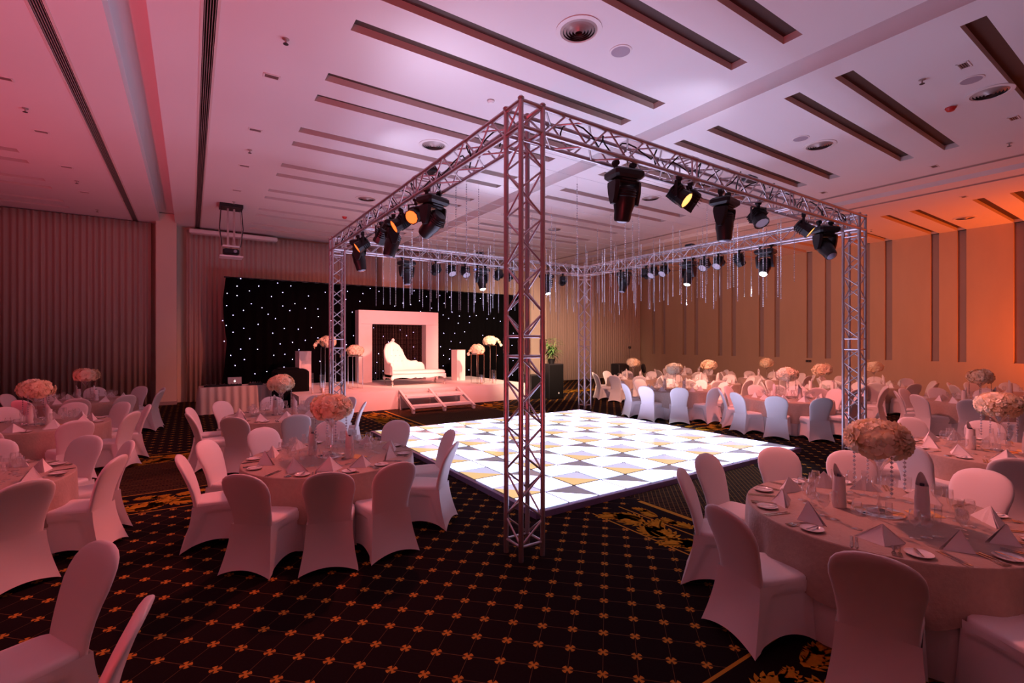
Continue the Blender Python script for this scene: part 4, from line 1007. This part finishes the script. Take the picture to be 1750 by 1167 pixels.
# ------------------------------------------------------------------ tables
TR = .965; TH = .76
TAB = MB().lathe([(.001, TH - .035), (TR - .012, TH - .035), (TR - .012, TH - .008), (.001, TH - .008)], 40).mesh('table_top', M_white)
TLEG = MB().tube((.42, 0, 0), (.42, 0, TH - .035), .016, 8).tube((-.42, 0, 0), (-.42, 0, TH - .035), .016, 8).mesh('leg_frame', M_slat)
def cloth_mesh(name, m, r0, top, hem, nf, amp, sq, seed, off, flat=True):
    rr = random.Random(seed); n = 144; mb = MB(); ph = rr.uniform(0, 6); jit = [rr.uniform(.6, 1.4) for _ in range(nf)]
    def fold(a): k = a / (2 * PI) * nf; i = int(k) % nf; return math.sin(2 * PI * k + ph) * jit[i] * (abs(math.sin(PI * (k % 1))) ** .3)
    L = []
    if flat: L += [[Vector((.05 * math.cos(2 * PI * i / n), .05 * math.sin(2 * PI * i / n), top)) for i in range(n)]]
    for r, z in ((r0 * .75, top), (r0 - .012, top), (r0 - .003, top - .004), (r0 + .001, top - .014)):
        L.append([Vector((r * math.cos(2 * PI * i / n), r * math.sin(2 * PI * i / n), z)) for i in range(n)])
    for t_ in (.12, .3, .5, .7, .85, 1.0):
        lp = []
        for i in range(n):
            a = 2 * PI * i / n; h = hem - sq * math.cos(4 * a); z = top - .014 + (h - top + .014) * t_
            r = r0 + .003 + amp * t_ ** .8 * (fold(a) + off)
            lp.append(Vector((r * math.cos(a), r * math.sin(a), z)))
        L.append(lp)
    mb.loft(L, cap=False)
    if flat: mb.add([L[0][i] for i in range(n)], [tuple(range(n))])
    return mb.mesh(name, m, 'all')
CL = [cloth_mesh('tablecloth', M_linen, TR - .008, TH - .003, .012, 26, .022, 0, k, -1.5) for k in range(2)]
OV = [cloth_mesh('table_overlay', M_overlay, TR + .004, TH + .002, .36, 18, .022, .06, 10 + k, .3) for k in range(3)]
# place-setting pieces
def napkin_mesh(seed):
    rr = random.Random(seed); h = rr.uniform(.125, .155); w_ = rr.uniform(.125, .145)
    A = Vector((rr.uniform(-.01, .01), .0, h)); l, r_, f, b = Vector((-w_, .035, 0)), Vector((w_, .035, 0)), Vector((0, -.085, 0)), Vector((0, .06, .0))
    mb = MB()
    def tri(a, b_, c, bow):
        # three-row subdivided triangle with slight bow
        n = 4; vs = []; idx = {}
        nm = (b_ - a).cross(c - a).normalized()
        for i in range(n + 1):
            for j in range(i + 1):
                p = a + (b_ - a) * (i / n) * (1 - (j / i if i else 0)) + (c - a) * (i / n) * (j / i if i else 0)
                e = (i / n) * (1 - i / n) * 4; idx[i, j] = len(vs); vs.append(p + nm * bow * e)
        fs = []
        for i in range(n):
            for j in range(i + 1):
                fs.append((idx[i, j], idx[i + 1, j], idx[i + 1, j + 1]))
                if j < i: fs.append((idx[i, j], idx[i + 1, j + 1], idx[i, j + 1]))
        mb.add(vs, fs)
    tri(A, l, f, -.006); tri(A, f, r_, -.006); tri(A, r_, b, .004); tri(A, b, l, .004)
    tri(A + Vector((0, .006, -.004)), l + Vector((-.008, .02, 0)), r_ + Vector((.008, .02, 0)), .0)
    return mb.mesh('napkin', M_napkin, 25)
NAP = [napkin_mesh(k) for k in range(5)]
PLATE = MB().lathe([(.001, .004), (.050, .004), (.078, .016), (.080, .018), (.076, .014), (.050, 0), (.001, 0)], 28).mesh('bread_plate', M_china, 'all')
def cutlery_meshes():
    def blade(pts, z=.004):              # flat bar widths along y
        mb = MB(); L = []
        for y, w_, h in pts: L.append([Vector((-w_, y, h)), Vector((w_, y, h)), Vector((w_, y, h + .003)), Vector((-w_, y, h + .003))])
        return mb.loft(L, cap=True)
    kn = blade([(-.11, .006, .001), (-.10, .008, .001), (0, .006, .002), (.005, .009, .001), (.09, .010, .001), (.115, .002, .001)])
    fk = blade([(-.10, .007, .001), (-.09, .009, .001), (0, .004, .006), (.03, .004, .008), (.045, .012, .006)])
    for k in range(4):
        x = -.0105 + .007 * k
        fk.loft([[Vector((x - .0022, y, h)), Vector((x + .0022, y, h)), Vector((x + .0018, y, h + .0025)), Vector((x - .0018, y, h + .0025))] for y, h in ((.045, .006), (.07, .004), (.095, .007))], cap=True)
    bk = blade([(-.07, .005, .001), (-.06, .007, .001), (0, .005, .002), (.005, .008, .001), (.06, .008, .001), (.075, .002, .001)])
    return kn.mesh('knife', M_steel), fk.mesh('fork', M_steel), bk.mesh('butter_knife', M_steel)
KNIFE, FORK, BKNIFE = cutlery_meshes()
def glass_mesh(name, h, rb, rr_, stem, foot=.034):
    pr = [(.001, .004), (foot, .003), (foot, .0), (foot, .004), (.010, .009), (.0045, .02), (.0042, stem - .012), (.010, stem), (rb * .75, stem + (h - stem) * .18), (rb, stem + (h - stem) * .45), (rr_, h), (rr_ - .002, h), (rb - .002, stem + (h - stem) * .45), (rb * .72, stem + (h - stem) * .2), (.001, stem + .004)]
    return MB().lathe(pr, 18).mesh(name, M_glass, 'all')
GL = [('wine_glass', glass_mesh('wine_glass', .20, .040, .030, .095)), ('water_goblet', glass_mesh('water_goblet', .17, .043, .037, .065)), ('champagne_flute', glass_mesh('champagne_flute', .22, .024, .021, .09))]
GLOW = MB().lathe([(.001, .003), (.034, .003), (.036, .10), (.038, .10), (.037, 0), (.001, 0)], 18).mesh('tumbler', M_glass, 30)
def wrapped_meshes():
    mb = MB(); n = 20; L = []
    for z, r in ((0, .048), (.02, .052), (.16, .047), (.22, .043)): L.append([Vector((r * math.cos(2 * PI * i / n), r * math.sin(2 * PI * i / n), z)) for i in range(n)])
    L.append([Vector((.042 * math.cos(2 * PI * i / n), .042 * math.sin(2 * PI * i / n), .262 + .095 * max(0, math.cos(2 * PI * i / n)) ** 2)) for i in range(n)])
    L.append([Vector((.038 * math.cos(2 * PI * i / n), .038 * math.sin(2 * PI * i / n), .26 + .092 * max(0, math.cos(2 * PI * i / n)) ** 2)) for i in range(n)])
    L.append([Vector((.036 * math.cos(2 * PI * i / n), .036 * math.sin(2 * PI * i / n), .20)) for i in range(n)])
    mb.loft(L, cap=True)
    bo = MB().lathe([(.001, .01), (.033, .01), (.033, .16), (.014, .21), (.013, .255), (.015, .257), (.015, .275), (.001, .277)], 16)
    return mb.mesh('napkin_wrap', M_napkin, 40), bo.mesh('bottle', M_bottle, 40)
WRAP, BOT = wrapped_meshes()
SHAK = MB().lathe([(.001, 0), (.018, 0), (.02, .01), (.014, .05), (.016, .055)], 14).mesh('glass_body', M_glass, 30); SCAP = MB().lathe([(.016, .055), (.016, .068), (.010, .076), (.001, .078)], 14).mesh('cap', M_steel, 30)
TEA = MB().lathe([(.001, .004), (.026, .004), (.034, .05), (.037, .05), (.030, 0), (.001, 0)], 16).mesh('glass_cup', M_glass, 30); TEAW = MB().lathe([(.001, .006), (.02, .006), (.02, .02), (.001, .02)], 12).mesh('wax', M_wax)

ORD = ['leftmost', 'second from left', 'third from left', 'fourth from left', 'fifth from left', 'sixth from left', 'seventh from left']
def positions(cx, cy, r, angs):          # -> list of (angle, x, y, side, ordinal phrase)
    d0 = cx * siny + cy * cosy; out = []
    for a in angs:
        x, y = cx + r * math.cos(R(a)), cy + r * math.sin(R(a)); out.append([a, x, y, 'near' if x * siny + y * cosy < d0 else 'far', 0])
    for side in ('near', 'far'):
        l = sorted([o for o in out if o[3] == side], key=lambda o: (o[1] * cosy - o[2] * siny) / max(.3, o[1] * siny + o[2] * cosy))
        for i, o in enumerate(l): o[4] = ORD[i]
    return out
def visible(x, y, z=.8, m=60):
    d = x * siny + y * cosy
    if d < .4: return False
    u, v, _ = pix(x, y, z); return -m < u < 1750 + m and v < 1167 + 250
rt = random.Random(77); COUNT = {'glass': 0, 'fork': 0, 'knife': 0}
#        key    x      y     offs  level  words
TABLES = [('R1', 4.65, 1.60, (201, 237, 273, 309, 350, 27, 57, 93, 127, 160), 3, 'the nearest right table'), ('C1', 1.42, 6.08, (226, 257, 283, 320, 355, 37, 78, 114, 147, 180), 3, 'the centre-left table'),
          ('L1', -2.00, 6.95, -20, 3, 'the near left-edge table'), ('C2', 1.43, 10.05, 233, 3, 'the laptop-side table'),
          ('R2', 8.50, 1.65, 159, 3, 'the right-edge second table'), ('L2', -2.15, 11.1, 10, 3, 'the middle left table'),
          ('T2', 12.1, 6.05, 199, 2, 'the right-column table'), ('T1', 11.65, 9.0, 189, 2, 'the far dance-floor-corner table'),
          ('L3', -2.05, 15.0, -18, 2, 'the far left pillar table'), ('T3', 14.9, 3.20, 188, 2, 'the right-edge third table'),
          ('T4', 14.9, 6.50, 200, 1, 'the orange-flower table'), ('T5', 14.5, 9.80, 190, 1, 'the second-row rear table'),
          ('T6', 13.9, 12.6, 195, 1, 'the rear corner table'), ('T7', 17.9, 6.30, 200, 1, 'the wall-side column table'),
          ('T8', 17.9, 9.70, 195, 1, 'the middle wall-side table'), ('T9', 17.6, 12.7, 190, 1, 'the rearmost wall-side table'), ('T0', 18.4, 3.1, 200, 1, 'the orange-lit wall-side table'),
          ('L0', -1.70, 2.88, -3, 0, 'the bottom-left corner table')]
FLOWER = {'R1': (60, 'full blush flower ball on glass stand, the nearest right table'), 'C1': (60, 'full blush flower ball on glass stand, the centre-left table'), 'C2': (52, 'blush flower ball with hanging beads, the laptop-side table'),
          'L2': (56, 'wide blush flower ball on glass stand, the middle left table'), 'L3': (44, 'blush flower ball before the curtain, the far left pillar table'), 'R2': (56, 'pale flower ball with hanging beads, the right-edge second table'),
          'T1': (44, 'pink-lit flower ball, the far dance-floor-corner table'), 'T2': (44, 'cream flower ball, the right-column table'), 'T3': (40, 'cream flower ball, the right-edge third table'),
          'T4': (36, 'orange-lit flower ball, table just left of the right column'), 'T5': (32, 'orange-lit flower ball, the second-row rear table'), 'T6': (32, 'small orange-lit flower ball beside the black case, rear corner'),
          'T7': (32, 'dim orange flower ball seen behind the right truss column'), 'T8': (32, 'dim flower ball, the middle wall-side table')}
for (key, cx, cy, off, lev, words) in TABLES:
    grp = 'chairs around the round tables'
    t = thing('banquet_table', 'round banquet table hidden under its cloths, %s' % words, 'table', (cx, cy, 0), rt.uniform(0, 3), 'round banquet tables')
    ob('table_top', TAB, t)
    for a in (0, PI / 2): ob('leg_frame', TLEG, t, None, (0, 0, a + .4))
    o = ob('tablecloth', CL[rt.randrange(2)], None, (cx, cy, 0), (0, 0, rt.uniform(0, 6))); tag(o, 'white floor-length tablecloth under the overlay, %s' % words, 'tablecloth', 'white tablecloths')
    o = ob('table_overlay', OV[rt.randrange(3)], None, (cx, cy, 0), (0, 0, rt.uniform(0, 6))); tag(o, 'champagne damask overlay cloth draped over %s' % words, 'tablecloth', 'champagne overlays')
    angs = list(off) if isinstance(off, tuple) else [(off + 36 * k) for k in range(10)]
    for (a, x, y, side, od) in positions(cx, cy, 1.08 if key == 'L1' else 1.15, [a + rt.uniform(-2.5, 2.5) for a in angs]):
        if not visible(x, y): continue
        if key == 'L0' and x * siny + y * cosy < 1.2: continue
        chair(x, y, R(a + 90 + rt.uniform(-5, 5)), 'white stretch-covered chair, %s, %s side of %s' % (od, side, words), grp)
    if lev == 0: continue
    ZT = TH + .003
    if key in FLOWER:
        n, lb = FLOWER[key]; centrepiece(cx, cy, ZT, lb, n, 1.0 if n > 50 else 1.15 if n > 36 else 1.3, lev > 1)
    # bottles wrapped in napkins, either side of the vase
    for i, a in enumerate((150, -20)):
        a = R(a - 33.7 + rt.uniform(-15, 15)); x, y = cx + .27 * math.cos(a), cy + .27 * math.sin(a)
        b = thing('wrapped_bottle', 'bottle wrapped upright in a white napkin, %s one on %s' % ('left' if i == 0 else 'right', words), 'bottle', (x, y, ZT), rt.uniform(0, 6), 'napkin-wrapped bottles')
        ob('napkin_wrap', WRAP, b); ob('bottle', BOT, b)
    if lev == 3:
        for i in range(2):
            a = R(-75 + i * 150 + rt.uniform(-10, 10)); b = thing('tea_light', 'small glass tea light %s the vase, %s' % ('before' if i == 0 else 'beside', words), 'candle', (cx + .24 * math.cos(a), cy + .24 * math.sin(a), ZT), 0, 'glass tea lights')
            ob('glass_cup', TEA, b); ob('wax', TEAW, b)
        for i in range(2):
            b = thing('shaker', '%s shaker with steel cap near the vase, %s' % (('salt', 'pepper')[i], words), 'shaker', (cx - .10 + .05 * i, cy - .30, ZT), 0, 'table shakers')
            ob('glass_body', SHAK, b); ob('cap', SCAP, b)
        tag(MB().box((0, 0, .002), (.15, .21, .003)).obj('menu_card', M_menu, None, False, (cx + .25, cy - .22, ZT), (0, 0, rt.uniform(0, 2))), 'orange menu card lying flat on %s' % words, 'card', 'menu cards')
    for (a, x, y, side, od) in positions(cx, cy, .70, angs):
        ar = R(a); ct, sn = math.cos(ar), math.sin(ar)
        def W(out, side_): return (cx + out * ct - side_ * sn, cy + out * sn + side_ * ct)   # out from centre, side to the diner's left
        if not visible(x, y, .8, 20): continue
        rz = ar + PI / 2
        px, py = W(.71 + rt.uniform(-.02, .02), .0 + rt.uniform(-.015, .015))
        tag(ob('napkin', NAP[rt.randrange(5)], None, (px, py, ZT), (0, 0, rz + rt.uniform(-.35, .35))), 'folded white napkin pyramid, %s, %s side of %s' % (od, side, words), 'napkin', 'folded napkin pyramids')
        if lev >= 2 and COUNT['glass'] < 297 or lev == 1 and COUNT['glass'] < 297 and side == 'near':
            for i, (nm, me) in enumerate(GL[:3] if lev == 3 else GL[:2] if lev == 2 else GL[:1]):
                gx, gy = W(.52 - .02 * i + rt.uniform(-.01, .01), -.15 + .095 * i)
                tag(ob(nm, me, None, (gx, gy, ZT)), 'clear %s, %s setting, %s side of %s' % (nm.replace('_', ' '), od, side, words), 'glass', 'glassware'); COUNT['glass'] += 1
        if lev == 3:
            bx, by = W(.84, .175)
            b = tag(ob('bread_plate', PLATE, None, (bx, by, ZT)), 'white bread plate, %s setting, %s side of %s' % (od, side, words), 'plate', 'bread plates')
            tag(ob('butter_knife', BKNIFE, None, (bx, by, ZT + .017), (0, 0, rz + .25)), 'butter knife, %s setting, %s side of %s' % (od, side, words), 'knife', 'butter knives')
            if COUNT['fork'] < 150 and key in ('R1', 'C1', 'C2', 'L1', 'R2'):
                COUNT['fork'] += 2
                for i in range(2):
                    fx, fy = W(.83, -.155 - .028 * i + .31 * (1 - 0) * 0); tag(ob('knife', KNIFE, None, (fx, fy, ZT), (0, 0, rz + PI)), '%s knife, %s setting, %s side of %s' % (('inner', 'outer')[i], od, side, words), 'knife', 'table knives')
                    fx, fy = W(.85, .045 + .03 * i); tag(ob('fork', FORK, None, (fx, fy, ZT), (0, 0, rz + PI)), '%s fork, %s setting, %s side of %s' % (('inner', 'outer')[i], od, side, words), 'fork', 'table forks')

# ------------------------------------------------------------------ odds and ends at the back
chair(14.6, 18.2, R(150), 'lone white covered chair by the curtain behind the loudspeaker', 'chairs around the round tables')
t = thing('flight_case', 'black upright flight case in the rear right corner', 'case', (15.3, 14.6, 0))
MB().rbox((0, 0, .62), (.62, .5, 1.18), .03).obj('body', M_black, t)
for x in (-.15, 0, .15): MB().box((x, -.255, .72), (.02, .012, .4)).obj('latch_strip', M_slat, t)
for sx in (-1, 1):
    for sy in (-1, 1): MB().tube((sx * .22 - .02, sy * .16, .02), (sx * .22 + .02, sy * .16, .02), .02, 10).obj('wheel', M_rubber, t)
t = thing('pedestal_fan', 'round black fan head standing in the rear right corner', 'fan', (16.1, 14.0, 0))
MB().lathe([(.18, 0), (.18, .02), (.03, .05), (.016, .08), (.016, .85), (.001, .85)], 18).obj('pole_and_base', M_black, t, 30)
MB().lathe([(.001, -.08), (.17, -.07), (.22, 0), (.17, .06), (.001, .07)], 22).obj('fan_cage', M_black, t, 30, loc=(0, 0, 1.0), rot=(R(80), 0, R(30)))
t = thing('microphone_stand', 'thin dark stand with round top against the right rear corner', 'stand', (19.6, 18.0, 0))
MB().tube((0, 0, .02), (0, 0, 1.75), .012, 8).obj('pole', M_black, t); MB().lathe([(.001, 1.75), (.07, 1.78), (.07, 1.88), (.001, 1.91)], 12).obj('top_head', M_black, t, 30)
for k in range(3):
    a = 2 * PI * k / 3; MB().tube((0, 0, .25), (.25 * math.cos(a), .25 * math.sin(a), .01), .01, 6).obj('leg', M_black, t)
p = on_x(1382, 617, XR)
t = thing('wall_plate', 'small dark socket plate on the right wall', 'socket', (XR - .012, p.y, p.z)); MB().rbox((0, 0, 0), (.02, .24, .10), .005).obj('plate', M_black, t)
for k in (-1, 0, 1): MB().box((-.012, k * .07, 0), (.006, .03, .03)).obj('outlet', M_slat, t)
